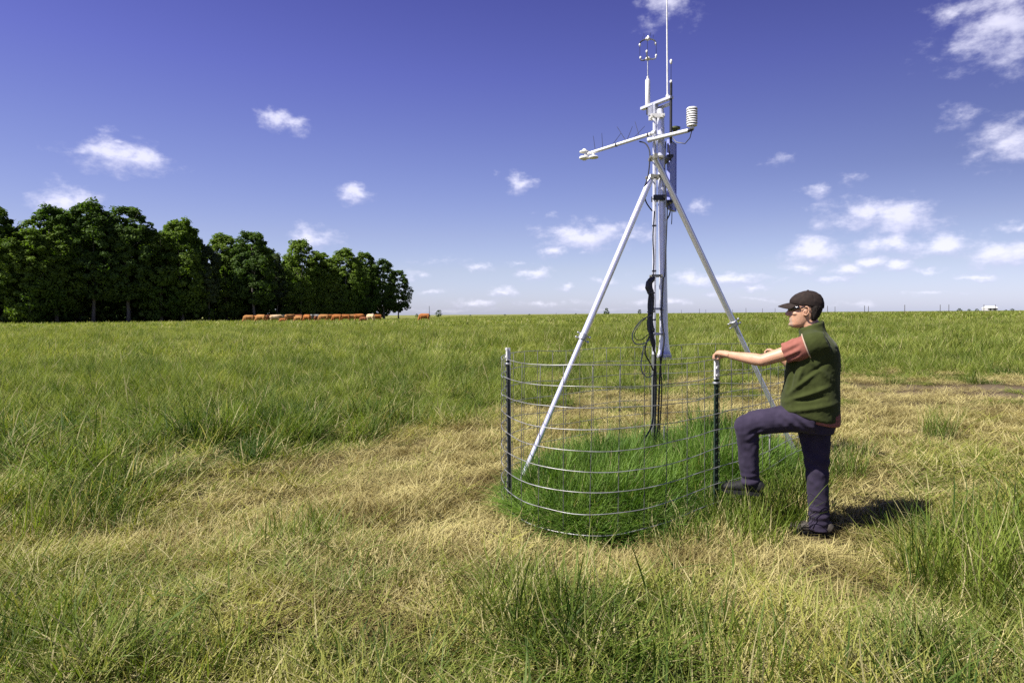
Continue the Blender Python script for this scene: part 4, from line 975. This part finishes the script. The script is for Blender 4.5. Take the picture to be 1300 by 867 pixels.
for sgn in (0, 1):
    for i in range(nu + 1):
        a = (i / nu - .5) * 2; y = a * .074
        root = .150 - .055 * a * a; tipx = .236 - .080 * abs(a) ** 2.6
        for j in range(nv_ + 1):
            t = j / nv_; x = root + (max(tipx, root + .003) - root) * t
            v.append((x, y * (1 - .06 * t), 1.668 - .010 * t - .014 * t * t - .022 * a * a - .004 * sgn))
n1 = (nu + 1) * (nv_ + 1)
for i in range(nu):
    for j in range(nv_):
        p = i * (nv_ + 1) + j; q = p + nv_ + 1; f.append((p, p + 1, q + 1, q)); f.append((n1 + p, n1 + q, n1 + q + 1, n1 + p + 1))
edge = [i * (nv_ + 1) for i in range(nu + 1)] + [nu * (nv_ + 1) + j for j in range(1, nv_ + 1)] + [i * (nv_ + 1) + nv_ for i in range(nu - 1, -1, -1)] + [j for j in range(nv_ - 1, 0, -1)]
for k in range(len(edge)):
    p, q = edge[k], edge[(k + 1) % len(edge)]; f.append((p, q, n1 + q, n1 + p))
link('brim', mesh('brim', v, f, M['cap']), cap_o)
g = G(); g.ball((.042, 0, 1.7515), (.008, .008, .004), 10, 6); part('button', g, M['cap'], cap_o)
v = []; f = []; K = 30
for i in range(K + 1):
    a = (i / K - .5) * 2.5; x = .055 + .112 * math.cos(a); y = .079 * math.sin(a) / math.sin(1.25)
    hgt = .0165 - .009 * max(0, abs(a) - .75) / .5
    br = .004 if abs(a) < .09 else 0
    for z in (-hgt * 1.15 + br * 3.5, hgt): v.append((x, y, 1.630 + z)); v.append((x + .0035 * math.cos(a), y + .0035 * math.sin(a), 1.630 + z))
for i in range(K):
    p = i * 4; q = p + 4
    f += [(p + 1, q + 1, q + 3, p + 3), (p, p + 2, q + 2, q), (p, q, q + 1, p + 1), (p + 2, p + 3, q + 3, q + 2)]
f += [(0, 1, 3, 2), (K * 4, K * 4 + 2, K * 4 + 3, K * 4 + 1)]
gl = link('sunglasses', mesh('sunglasses', v, f, M['lens']), person)
for s_ in (1, -1):
    g = G(); g.tube([(.088, s_ * .0835, 1.628), (.06, s_ * .083, 1.632), (.040, s_ * .081, 1.626)], [(.006, .002), (.004, .002), (.003, .002)], 8, ell=(0, 0, 1)); part('temple', g, M['lens'], gl)

# ------------------------------------------------------------------ cattle
def cow_mesh(head_z, head_x, seed):
    g = G(); H = 1.38                      # x forward
    g.tube([(-.78, 0, 1.05), (-.70, 0, 1.04), (-.45, 0, 1.00), (0, 0, .96), (.42, 0, .98), (.66, 0, 1.02), (.78, 0, 1.05)], [(.10, .12), (.28, .24), (.33, .29), (.37, .33), (.37, .29), (.30, .22), (.16, .13)], 16, ell=(0, 0, 1))
    nk = Vector((head_x - .18, 0, head_z + .08))
    g.tube([(.62, 0, 1.10), Vector((.62, 0, 1.10)).lerp(nk, .5), nk], [(.25, .16), (.20, .13), (.15, .11)], 12, ell=(0, 0, 1))
    dn = Vector((.42, 0, -.30 if head_z > .8 else -.46)); g.tube([nk - dn * .2, nk + dn * .3, nk + dn * .75, nk + dn], [.12, .125, .085, .07], 12)
    for s in (-1, 1):
        g.tube([nk + Vector((-.02, s * .10, .06)), nk + Vector((-.06, s * .22, .07))], [(.03, .05), (.012, .03)], 8)
        g.tube([(.52, s * .17, .85), (.50, s * .17, .55), (.52, s * .17, .30), (.52, s * .17, .04)], [.12, .075, .05, .055], 10)
        g.tube([(-.58, s * .17, .95), (-.52, s * .18, .66), (-.68, s * .18, .44), (-.66, s * .18, .25), (-.63, s * .18, .04)], [.17, .11, .062, .05, .055], 10)
    g.tube([(-.80, 0, 1.10), (-.88, 0, .95), (-.88, 0, .6), (-.87, 0, .42)], [.035, .025, .02, .04], 8)
    g.ball((-.35, 0, .66), (.16, .13, .12), 10, 8)
    return fuse(g, .035, 3)
COWV = [cow_mesh(1.12, 1.12, 0), cow_mesh(.42, 1.05, 1)]
def coat(name, a, b): return principled(name, a, 0.85, 0, b, 1.2, 0.1, 30, 0.2)
COAT = {'tan': coat('tan_coat', (.42, .205, .07), (.32, .145, .05)), 'orange': coat('ginger_coat', (.36, .135, .036), (.26, .09, .026)), 'brown': coat('brown_coat', (.22, .08, .032), (.15, .055, .024)), 'pale': coat('cream_coat', (.62, .46, .28), (.50, .34, .18)), 'black': coat('black_coat', (.02, .018, .017), (.035, .03, .028)), 'patched': coat('black_and_white_coat', (.02, .018, .017), (.7, .68, .62))}
# (pixel, distance, coat, mesh, heading degrees, size)
COWS = [(316, 103, 'tan', 1, 195, 1.0), (325, 108, 'orange', 0, 20, .95), (331, 102, 'tan', 1, 172, 1.05), (342, 107, 'brown', 0, 60, 1.0), (349, 106, 'pale', 0, 15, 1.02), (358.5, 110, 'black', 0, 350, 1.02), (359, 97, 'orange', 1, 185, .62), (367, 105, 'tan', 0, 60, 1.05),
        (378.5, 107, 'brown', 1, 10, 1.02), (379, 104, 'tan', 1, 178, .85), (390, 105, 'orange', 1, 150, 1.02), (398, 109, 'patched', 0, 5, 1.02), (401, 102, 'brown', 1, 100, .85), (411, 106, 'tan', 1, 190, 1.02), (418, 110, 'orange', 0, 40, 1.0), (428, 105, 'orange', 1, 175, 1.02),
        (438.5, 107, 'orange', 1, 190, 1.0), (447, 110, 'tan', 0, 30, 1.0), (456, 106, 'orange', 1, 10, 1.05), (461, 98, 'brown', 1, 170, .7), (470.5, 105, 'pale', 1, 150, 1.02), (479, 108, 'orange', 0, 200, .95), (539, 96, 'orange', 1, 180, 1.02)]
order = sorted(range(len(COWS) - 1), key=lambda i: COWS[i][0])
word = {'tan': 'tan', 'orange': 'ginger', 'brown': 'dark brown', 'pale': 'cream coloured', 'black': 'black', 'patched': 'black and white'}
for i, (px, Y, ct, v, hd, s) in enumerate(COWS):
    p = at(px, 402, Y); key = 'cow_%d_%s' % (v, ct)
    me = bpy.data.meshes.get(key)
    if me is None: me = COWV[v].copy(); me.name = key; me.materials.clear(); me.materials.append(COAT[ct])
    o = link('cow', me, None, (p.x, Y, float(terrain(p.x, Y)) - .03)); o.rotation_euler = (0, 0, R(hd)); o.scale = (s, s, s)
    if i == len(COWS) - 1: lab = 'lone ginger cow standing apart, right of the tip of the wood'
    elif ct == 'patched': lab = 'black and white cow in the middle of the herd'
    elif ct == 'black': lab = 'black cow towards the left end of the herd, behind a ginger calf'
    elif s < .8: lab = '%s calf in the grass in front of the herd, %s end of it' % (word[ct], 'left' if px < 400 else 'right')
    else: lab = '%s cow of the herd before the wood, %s animal from the left' % (word[ct], ORD[order.index(i)])
    tag(o, lab, 'cow', 'herd of cattle at the edge of the wood')

# ------------------------------------------------------------------ far fence posts and shed
FP = [(545, 388.5, 150), (888, 392.0, 175), (896, 393.0, 190), (947, 391.0, 165), (968, 391.5, 172), (984, 391.2, 168), (1050.5, 388.2, 132), (1060, 389.2, 150), (1097.5, 388.0, 130), (1102.5, 388.6, 138), (1148.5, 387.0, 125), (1193.5, 386.8, 135), (1204.5, 386.6, 138), (1249.0, 386.6, 140), (1263.5, 386.8, 138), (865, 393.4, 200), (930, 393, 190), (706, 397, 190)]
labs = {545: 'tall thin post on the skyline just right of the lone cow', 706: 'tiny thin post on the skyline left of the left tripod leg', 1249: 'dark fence post touching the left side of the white shed', 1263.5: 'dark fence post touching the right side of the white shed'}
bypx = sorted([f[0] for f in FP if f[0] > 800 and f[0] not in labs])
for (px, top, Y) in FP:
    p = at(px, 395, Y); z = float(terrain(p.x, Y)); h = at(px, top, Y).z - z
    g = G(); r = .055 if px > 1000 else .05
    g.tube([(0, 0, -.2), (.01, 0, h * .5), (0, .01, h - .03), (0, .01, h)], [r * 1.05, r, r * .95, r * .7], 8)
    o = g.build('distant_fence_post', M['old_wood']); o.location = (p.x, Y, z)
    tag(o, labs.get(px) or 'dark wooden post on the skyline right of the mast, %s from the left' % ORD[bypx.index(px)], 'fence post', 'far fence posts on the skyline')
Ys = 330; p = at(1256.5, 395, Ys); z = float(terrain(p.x, Ys)); hh = at(1256.5, 388.6, Ys).z - z; wd = 12.5 / FPX * Ys / 2
shed = empty('white_shed', (p.x, Ys, z)); tag(shed, 'small white shed with pale roof far off on the right skyline', 'shed')
M['shed_wall'] = principled('shed_wall', (.55, .54, .56), .7); M['shed_roof'] = principled('shed_roof', (.8, .8, .8), .5); M['shed_dark'] = principled('shed_opening', (.05, .05, .06), .8)
g = G(); g.box((0, 0, hh * .35), (wd, 2.0, hh * .35)); link('wall', mesh('wall', g.v, g.f, M['shed_wall'], False), shed)
g = G(); w2 = wd * 1.05; g.add([(-w2, -2.3, hh * .68), (w2, -2.3, hh * .68), (w2, 2.3, hh * .68), (-w2, 2.3, hh * .68), (-w2, 0, hh), (w2, 0, hh), (-w2, -2.3, hh * .62), (w2, -2.3, hh * .62), (w2, 2.3, hh * .62), (-w2, 2.3, hh * .62)], [(0, 1, 5, 4), (2, 3, 4, 5), (0, 4, 3, 9, 6), (1, 7, 8, 2, 5), (6, 7, 1, 0), (8, 9, 3, 2), (6, 9, 8, 7)]); link('roof', mesh('roof', g.v, g.f, M['shed_roof'], False), shed)
for xx, w_ in ((-.45, .16), (.42, .28)):
    g = G(); g.box((wd * xx, -2.03, hh * .33), (wd * w_, .03, hh * .28)); link('door', mesh('door', g.v, g.f, M['shed_dark'], False), shed)

# ------------------------------------------------------------------ grass
M['grass'] = leafmat('pasture_grass', (0.036, 0.080, 0.010), (0.225, 0.290, 0.044), 0.42, 0.012, 1.5, dead=.86)
M['pasture'] = leafmat('mid_pasture_grass', (0.055, 0.103, 0.013), (0.278, 0.326, 0.062), 0.42, 0.012, 1.0, dead=.88)
M['grass_flat'] = leafmat('flattened_grass', (0.11, 0.155, 0.025), (0.38, 0.365, 0.085), 0.35, 0.015, 1.2, dead=.75)
M['straw'] = leafmat('dry_straw', (0.20, 0.160, 0.055), (0.54, 0.475, 0.205), 0.25, 0.015, 1.5, (1, .9, .7))
M['lush'] = leafmat('lush_grass', (0.055, 0.130, 0.015), (0.200, 0.320, 0.052), 0.42, 0.02, 2.5, dead=.978)
M['coarse'] = leafmat('coarse_grass', (0.045, 0.095, 0.012), (0.19, 0.25, 0.05), 0.42, 0.015, 1.5)
M['field'] = leafmat('field_grass', (0.085, 0.135, 0.018), (0.330, 0.362, 0.084), 0.42, 0.01, 0.6, dead=.9)
M['seed'] = leafmat('seed_stalk', (0.14, 0.14, 0.05), (0.20, 0.185, 0.08), 0.25, 0.02, 1.0, (1, .9, .7))
def blades(name, seed, n, radius, length, width, tilt, curl, mat, base_z=(0, 0), nseg=2, dirbias=None, square=0.0, clump=0.0):
    # n blades, each a tapering strip that leaves the ground at 'tilt' from upright and bends by 'curl'
    rng = np.random.default_rng(seed)
    a = rng.uniform(0, 2 * np.pi, n); r = radius * np.sqrt(rng.uniform(0, 1, n))
    P = np.stack([r * np.cos(a), r * np.sin(a), rng.uniform(*base_z, n) if base_z[1] > base_z[0] else np.full(n, base_z[0])], -1)
    if square: P[:, :2] = rng.uniform(-square / 2, square / 2, (n, 2))      # a tile of turf instead of a clump
    az = rng.uniform(0, 2 * np.pi, n)
    if dirbias is not None: az = dirbias + rng.normal(0, .7, n)
    Ln = rng.uniform(*length, n); W = rng.uniform(*width, n); th = rng.uniform(*tilt, n); cu = rng.uniform(*curl, n); side = rng.normal(0, .35, n)
    if clump:                     # tussocks: neighbours share their height and the way they lean
        cn = vnoise(P[:, 0] * clump + 50, P[:, 1] * clump + 50, seed=seed) * .65 + vnoise(P[:, 0] * clump * 2.6 + 50, P[:, 1] * clump * 2.6 + 50, seed=seed + 1) * .35
        cn = sstep(.25, .75, cn); Ln = Ln * (.35 + 1.25 * cn); az = 12.6 * vnoise(P[:, 0] * clump * .8 + 9, P[:, 1] * clump * .8 + 9, seed=seed + 2) + rng.normal(0, .9, n)
    tw = rng.uniform(-.6, .6, n); rows = []
    wprof = {2: [0.85, 0.9, 0.0], 3: [0.75, 1.0, 0.72, 0.0], 4: [0.8, 1.0, 0.85, 0.5, 0.0]}[nseg]
    for i in range(nseg + 1):
        wd = W * wprof[i]; pa = az + np.pi / 2 + tw
        wv = np.stack([np.cos(pa), np.sin(pa), np.zeros(n)], -1) * (wd / 2)[:, None]
        if i < nseg: rows += [P - wv, P + wv]
        else: rows += [P]
        st = Ln / nseg; thk = th + cu * (i + .5) / nseg
        P = P + np.stack([np.sin(thk) * np.cos(az), np.sin(thk) * np.sin(az), np.cos(thk)], -1) * st[:, None]
        P[:, 2] = np.maximum(P[:, 2], 0.004 + 0.012 * (i + 1) * rng.uniform(.3, 1, n)); az = az + side * .4
    V = np.stack(rows, 1); k = V.shape[1]; b_ = np.arange(n) * k; F = []
    for i in range(nseg - 1):
        q = 2 * i; F.append(np.stack([b_ + q, b_ + q + 1, b_ + q + 3, b_ + q + 2], -1))
    q = 2 * (nseg - 1); T = np.stack([b_ + q, b_ + q + 1, b_ + q + 2], -1)
    me = bpy.data.meshes.new(name); me.from_pydata(V.reshape(-1, 3).tolist(), [], np.concatenate(F).tolist() + T.tolist()); me.materials.append(mat)
    t_ = np.repeat(rng.uniform(0, 1, n), k); at_ = me.attributes.new('tint', 'FLOAT', 'POINT'); at_.data.foreach_set('value', t_.astype(np.float32))
    return me
PROTO = {}
def proto(kind, meshes):
    col = bpy.data.collections.new('prototypes_' + kind)
    for i, me in enumerate(meshes):
        o = bpy.data.objects.new('%s_%02d' % (kind, i), me); col.objects.link(o)
    PROTO[kind] = (col, len(meshes))
proto('upright', [blades('upright', 200 + k, 26, .09, (.10, .40), (.0035, .0085), (.05, .95), (.2, 1.5), M['grass'], nseg=3) for k in range(6)])
proto('bent', [blades('bent', 210 + k, 26, .12, (.14, .46), (.0035, .0085), (.35, 1.15), (.5, 1.7), M['grass'], nseg=3, dirbias=(0.0 if k % 2 else None)) for k in range(6)])
proto('flat', [blades('flat', 220 + k, 30, .15, (.08, .32), (.0035, .0078), (.7, 1.5), (-.2, .9), M['grass_flat'], (0, .03), nseg=3 if k % 2 else 2) for k in range(6)])
proto('straw', [blades('straw', 230 + k, 46, .16, (.05, .20), (.0026, .0060), (.95, 1.62), (-.6, .7), M['straw'], (0, .03)) for k in range(6)])
proto('lush', [blades('lush', 240 + k, 32, .09, (.14, .46), (.0045, .0105), (.0, .8), (.15, 1.5), M['lush'], nseg=3) for k in range(5)])
proto('coarse', [blades('coarse', 275 + k, 7, .10, (.26, .56), (.008, .0135), (.3, 1.15), (.4, 1.7), M['coarse'], nseg=4) for k in range(5)])
proto('stalk', [blades('stalk', 270 + k, 4, .10, (.36, .60), (.0018, .0026), (.05, .5), (.05, .5), M['seed']) for k in range(3)])
proto('turf', [blades('turf', 280 + k, 360, 0, (.16, .42), (.005, .011), (.2, 1.1), (.2, 1.3), M['pasture'], square=.72, clump=3.5) for k in range(6)])
proto('thatch', [blades('thatch', 290 + k, 420, 0, (.08, .28), (.004, .009), (1.0, 1.62), (-.4, .5), M['straw'], (0, .04), square=.74) for k in range(4)])
proto('mid', [blades('mid', 250 + k, 1200, 0, (.20, .50), (.011, .024), (.2, 1.1), (.2, 1.2), M['field'], square=2.0, clump=2.6) for k in range(6)])
proto('far', [blades('far', 260 + k, 1700, 0, (.28, .58), (.04, .085), (.2, 1.0), (.2, 1.1), M['field'], square=6.0, clump=1.3) for k in range(6)])
def scatter(name, kind, pos, rot, scl, label, cat, weld=True):
    col, cnt = PROTO[kind]; n = len(pos)
    me = bpy.data.meshes.new(name); me.vertices.add(n); me.vertices.foreach_set('co', pos.astype(np.float32).ravel())
    a = me.attributes.new('rot', 'FLOAT_VECTOR', 'POINT'); a.data.foreach_set('vector', rot.astype(np.float32).ravel())
    a = me.attributes.new('scl', 'FLOAT_VECTOR', 'POINT'); a.data.foreach_set('vector', scl.astype(np.float32).ravel())
    a = me.attributes.new('pick', 'INT', 'POINT'); a.data.foreach_set('value', np.random.default_rng(n).integers(0, cnt, n).astype(np.int32))
    o = link(name, me); ng = bpy.data.node_groups.new(name + '_nodes', 'GeometryNodeTree')
    ng.interface.new_socket('Geometry', in_out='INPUT', socket_type='NodeSocketGeometry'); ng.interface.new_socket('Geometry', in_out='OUTPUT', socket_type='NodeSocketGeometry')
    gi = ng.nodes.new('NodeGroupInput'); go = ng.nodes.new('NodeGroupOutput'); ip = ng.nodes.new('GeometryNodeInstanceOnPoints')
    ci = ng.nodes.new('GeometryNodeCollectionInfo'); ci.inputs['Collection'].default_value = col; ci.inputs['Separate Children'].default_value = True; ci.inputs['Reset Children'].default_value = True
    ng.links.new(gi.outputs[0], ip.inputs['Points']); ng.links.new(ci.outputs[0], ip.inputs['Instance']); ip.inputs['Pick Instance'].default_value = True
    for nm, ty, sk in (('rot', 'FLOAT_VECTOR', 'Rotation'), ('scl', 'FLOAT_VECTOR', 'Scale'), ('pick', 'INT', 'Instance Index')):
        na = ng.nodes.new('GeometryNodeInputNamedAttribute'); na.data_type = ty; na.inputs['Name'].default_value = nm
        src = [s for s in na.outputs if s.enabled and s.name == 'Attribute'][0]
        if sk == 'Rotation':
            er = ng.nodes.new('FunctionNodeEulerToRotation'); ng.links.new(src, er.inputs[0]); src = er.outputs[0]
        ng.links.new(src, ip.inputs[sk])
    if weld:
        ri = ng.nodes.new('GeometryNodeRealizeInstances'); ng.links.new(ip.outputs[0], ri.inputs[0]); ng.links.new(ri.outputs[0], go.inputs[0])
    else: ng.links.new(ip.outputs[0], go.inputs[0])
    md = o.modifiers.new('scatter', 'NODES'); md.node_group = ng
    tag(o, label, cat, None, 'stuff'); return o
rng = np.random.default_rng(77)
def sample(y0, y1, dens):         # even spread over the ground in view, and a margin to either side
    A = 0.93 * (y1 ** 2 - y0 ** 2) + 2 * 1.2 * (y1 - y0); n = int(A * dens)
    y = rng.uniform(y0, y1, int(n * 2.4)); keep = rng.uniform(0, 1, len(y)) < (0.93 * y + 1.2) / (0.93 * y1 + 1.2); y = y[keep][:n]
    x = rng.uniform(-1, 1, len(y)) * (0.93 * y + 1.2); return x, y
near = {k: [] for k in ('upright', 'bent', 'flat', 'straw', 'stalk', 'coarse')}
def put(kind, x, y, sx, sz, tilt=0.12, wind=None):
    n = len(x)
    if n == 0: return
    rz = rng.uniform(0, 6.283, n) if wind is None else wind
    p = np.stack([x, y, terrain(x, y) - .004], -1); r = np.stack([rng.normal(0, tilt, n), rng.normal(0, tilt, n), rz], -1)
    near[kind].append((p, r, np.stack([sx, sx, sz], -1)))
def lie(x, y):                    # the way the grass has been pushed over
    return 6.283 * vnoise(x * .55, y * .55, seed=31) + rng.normal(0, .5, len(x))
for (y0, y1, dens, sc) in ((2.0, 5, 300, 1.0), (5, 9.6, 128, 1.3)):
    x, y = sample(y0, y1, dens); s, h, fl = field(x, y); ok = ~inside_ring(x, y, -.02); x, y, s, h, fl = x[ok], y[ok], s[ok], h[ok], fl[ok]
    bare_ = np.exp(-(((x - 9.8) / 3.0) ** 2 + ((y - 12.4) / 1.35) ** 2)); keep = rng.uniform(0, 1, len(x)) > bare_ * .85; x, y, s, h, fl = x[keep], y[keep], s[keep], h[keep], fl[keep]
    shoe_ = (np.abs((x - 2.10)) < .26) & (np.abs(y - 4.46) < .16); x, y, s, h, fl = x[~shoe_], y[~shoe_], s[~shoe_], h[~shoe_], fl[~shoe_]
    tus = sstep(.28, .72, vnoise(x * 2.6, y * 2.6, seed=71) * .6 + vnoise(x * 7, y * 7, seed=72) * .4); h = h * (.35 + 1.05 * tus)          # tussocks and hollows
    foot_ = np.exp(-(((x - 2.05) / .38) ** 2 + ((y - 4.25) / .30) ** 2)); foot_ = np.maximum(foot_, np.exp(-(np.min(np.hypot(x[:, None] - RING[None, :, 0], y[:, None] - RING[None, :, 1]), 1) / .22) ** 2) * sstep(1.1, .7, x) * (y < 5.6)); s = np.maximum(s, foot_); h = h * (1 - .8 * foot_)
    keep = (rng.uniform(0, 1, len(x)) < .30 + .85 * tus) & (rng.uniform(0, 1, len(x)) > .35 * foot_); foot_ = foot_[keep]; x, y, s, h, fl = x[keep], y[keep], s[keep], h[keep], fl[keep]
    u = rng.uniform(0, 1, len(x)); w = rng.uniform(0, 1, len(x))
    st = u < s; fg = ~st & (w < fl); up_ = ~st & ~fg
    k = st; put('straw', x[k], y[k], rng.uniform(.8, 1.25, k.sum()) * sc, rng.uniform(.6, 1.5, k.sum()) * (1 - .6 * foot_[k]), .10 * (1 - .7 * foot_[k]), lie(x[k], y[k]))
    k = fg; put('flat', x[k], y[k], rng.uniform(.8, 1.2, k.sum()) * sc, np.clip(.5 + h[k] * 3.0, .5, 1.6) * rng.uniform(.7, 1.2, k.sum()), .14, lie(x[k], y[k]))
    kb = up_ & (vnoise(x * .9, y * .9, seed=41) > .56); ku = up_ & ~kb
    put('bent', x[kb], y[kb], np.clip(h[kb] / .33, .4, 1.4) * sc ** .5, h[kb] / .33 * rng.uniform(.8, 1.2, kb.sum()), .12, lie(x[kb], y[kb]))
    put('upright', x[ku], y[ku], np.clip(h[ku] / .33, .5, 1.3) * sc ** .6, h[ku] / .33 * rng.uniform(.75, 1.25, ku.sum()), .16)
    k = ~st & (rng.uniform(0, 1, len(x)) < .10); put('coarse', x[k], y[k], rng.uniform(.6, 1.1, k.sum()), np.clip(h[k] / .3, .45, 1.2) * rng.uniform(.7, 1.1, k.sum()), .3)
    k = up_ & (h > .25) & (rng.uniform(0, 1, len(x)) < .04); put('stalk', x[k], y[k], np.full(k.sum(), 1.0), rng.uniform(.7, 1.1, k.sum()), .2)
    k = rng.uniform(0, 1, len(x)) < .16; put('straw', x[k], y[k], np.full(k.sum(), 1.1 * sc), rng.uniform(.5, 1.0, k.sum()), .06)      # old growth under everything
txt = {'upright': ('upright_grass', 'upright green grass of the pasture around the wire ring', 'grass'), 'bent': ('bent_grass', 'green grass bent over by wind and feet across the pasture', 'grass'), 'flat': ('flattened_grass', 'flattened yellow green grass along the trodden track', 'grass'),
       'coarse': ('coarse_grass', 'broad arching grass blades scattered over the foreground', 'grass'),
       'straw': ('trampled_straw', 'dry straw coloured trampled stems on the track round the fence', 'straw'), 'stalk': ('grass_stalks', 'thin pale seed stalks standing above the pasture grass', 'grass')}
for k, L_ in near.items():
    nm, lab, cat = txt[k]; scatter(nm, k, *[np.concatenate(z) for z in zip(*L_)], lab, cat)
# lush ungrazed grass inside the ring
x = rng.uniform(-.4, 3.5, 9000); y = rng.uniform(4.0, 7.2, 9000); k = inside_ring(x, y, -.05); x, y = x[k], y[k]
n = len(x); edge_ = np.min(np.hypot(x[:, None] - RING[None, ::2, 0], y[:, None] - RING[None, ::2, 1]), 1)
hgt = (.55 + .5 * sstep(4.4, 5.8, y)) * (.40 + .60 * sstep(.05, .45, edge_) + .25 * sstep(1.2, 1.9, x) * (edge_ < .4)) * (.55 + .9 * (vnoise(x * 2.4, y * 2.4, seed=51) * .6 + vnoise(x * 6, y * 6, seed=52) * .4))
hgt = hgt * (1.45 - .65 * sstep(2.2, 2.8, x))
scatter('lush_grass', 'lush', np.stack([x, y, terrain(x, y) - .004], -1), np.stack([rng.normal(0, .16, n), rng.normal(0, .16, n), rng.uniform(0, 6.28, n)], -1), np.stack([np.full(n, 1.0), np.full(n, 1.0), hgt * rng.uniform(.75, 1.2, n)], -1), 'lush bright green ungrazed grass inside the wire ring', 'grass')
# the field beyond: square tiles of turf laid edge to edge, each turned at random
def tiles(y0, y1, step, off=0.0):
    yy = np.arange(y0 + off, y1, step); P_ = []
    for yv in yy:
        hw = .93 * yv + 1.5; xx = np.arange(-hw + off, hw, step); P_.append(np.stack([xx + (yv * 7.3) % step, np.full(len(xx), yv)], -1))
    P_ = np.concatenate(P_); return P_[:, 0], P_[:, 1]
def quarter(n): return np.stack([np.zeros(n), np.zeros(n), rng.integers(0, 4, n) * math.pi / 2 + rng.normal(0, .06, n)], -1)
TG, TS = [], []
for off in (0.0, .35):
    x, y = tiles(9.5, 21, .70, off); s, h, fl = field(x, y); h = h * (.5 + 1.0 * vnoise(x * 1.1, y * 1.1, seed=73)); bare_ = np.exp(-(((x - 9.8) / 3.0) ** 2 + ((y - 12.4) / 1.35) ** 2))
    u = rng.uniform(0, 1, len(x)); st = u < s; kb = rng.uniform(0, 1, len(x)) < bare_ * .97; n = len(x)
    S_ = np.stack([np.ones(n), np.ones(n), np.where(st, rng.uniform(.5, 1.1, n), np.clip(h / .36, .25, 1.25) * rng.uniform(.8, 1.15, n))], -1)
    P_ = np.stack([x, y, terrain(x, y) - .006], -1); Q_ = quarter(n)
    k = ~st & ~kb; TG.append((P_[k], Q_[k], S_[k])); k = st & ~kb; TS.append((P_[k], Q_[k], S_[k]))
scatter('pasture_grass', 'turf', *[np.concatenate(z) for z in zip(*TG)], 'green pasture grass just beyond the trodden track', 'grass', False)
scatter('straw_track', 'thatch', *[np.concatenate(z) for z in zip(*TS)], 'dry straw on the worn track beyond the ring fence', 'straw', False)
x, y = tiles(21, 64, 2.0); n = len(x); patch = .6 + .5 * vnoise(x * .16, y * .16, seed=61) + .4 * vnoise(x * .45, y * .45, seed=62)
scatter('field_grass', 'mid', np.stack([x, y, terrain(x, y) - .01], -1), quarter(n), np.stack([np.full(n, 1.03)] * 2 + [patch * rng.uniform(.85, 1.1, n)], -1), 'green pasture grass of the middle distance', 'grass', False)
x, y = tiles(64, 252, 6.0)
ex = np.interp(x, [-150, -85, -24], [98, 104, 148]); k = (x > -22) | (y < ex + 3); x, y = x[k], y[k]; n = len(x)
scatter('distant_grass', 'far', np.stack([x, y, terrain(x, y) - .02], -1), quarter(n), np.stack([np.full(n, 1.03)] * 2 + [rng.uniform(.75, 1.05, n)], -1), 'distant green pasture grass reaching the skyline', 'grass', False)
# single tufts that stand out
def gpos(px, py):
    d = ray(px, py); Y = -CAMZ / d[2]; return d[0] * Y, Y
TUFT = [(700, 815, .50, 340, .34, 'grass', 'loose tall green tuft in the foreground centre, below the ring fence'), (1262, 760, .56, 520, .42, 'grass', 'big tall green tuft at the right edge of the foreground'), (1190, 556, .50, 190, .20, 'grass', 'solitary dark green tuft on the straw right of the person'),
        (92, 672, .46, 420, .36, 'grass', 'tall dark green tuft on the left of the foreground'), (385, 690, .30, 190, .28, 'grass', 'low green tuft on the trodden track left of the fence'), (985, 668, .46, 380, .24, 'grass', 'dark tuft at the fence foot between the raised shoe and the standing leg'),
        (930, 674, .36, 260, .2, 'grass', 'green tuft around the foot of the post under the hand'), (860, 690, .30, 170, .26, 'grass', 'green tuft along the foot of the front of the ring fence'), (1068, 612, .36, 260, .22, 'grass', 'dark green tuft right behind the standing leg'), (1150, 672, .26, 70, .16, 'grass', 'thin green tuft across the shadow of the person'),
        (1022, 640, .42, 300, .2, 'grass', 'dark green tuft behind the ankle of the standing leg, at the fence foot'), (955, 690, .30, 220, .2, 'grass', 'low green tuft in front of the raised shoe, right of the post foot'), (1090, 585, .28, 160, .2, 'grass', 'small green tuft in the straw right of the hip of the person'), (250, 850, .30, 220, .3, 'grass', 'green tuft at the bottom edge of the photo, left of centre'), (30, 850, .36, 260, .3, 'grass', 'green tuft in the bottom left corner'), (930, 850, .34, 240, .3, 'grass', 'green tuft at the bottom edge of the photo, right of centre')]
for i, (px, py, h, n, r, mt, lab) in enumerate(TUFT):
    X, Y = gpos(px, py); me = blades('grass_tuft', 300 + i, n, r, (h * .5, h * 1.25), (.0035, .008), (.02, .5), (.15, 1.0), M[mt], nseg=4)
    o = link('grass_tuft', me, None, (X, Y, float(terrain(X, Y)) - .005)); tag(o, lab, 'grass tuft', 'grass tufts that stand out on the pasture')
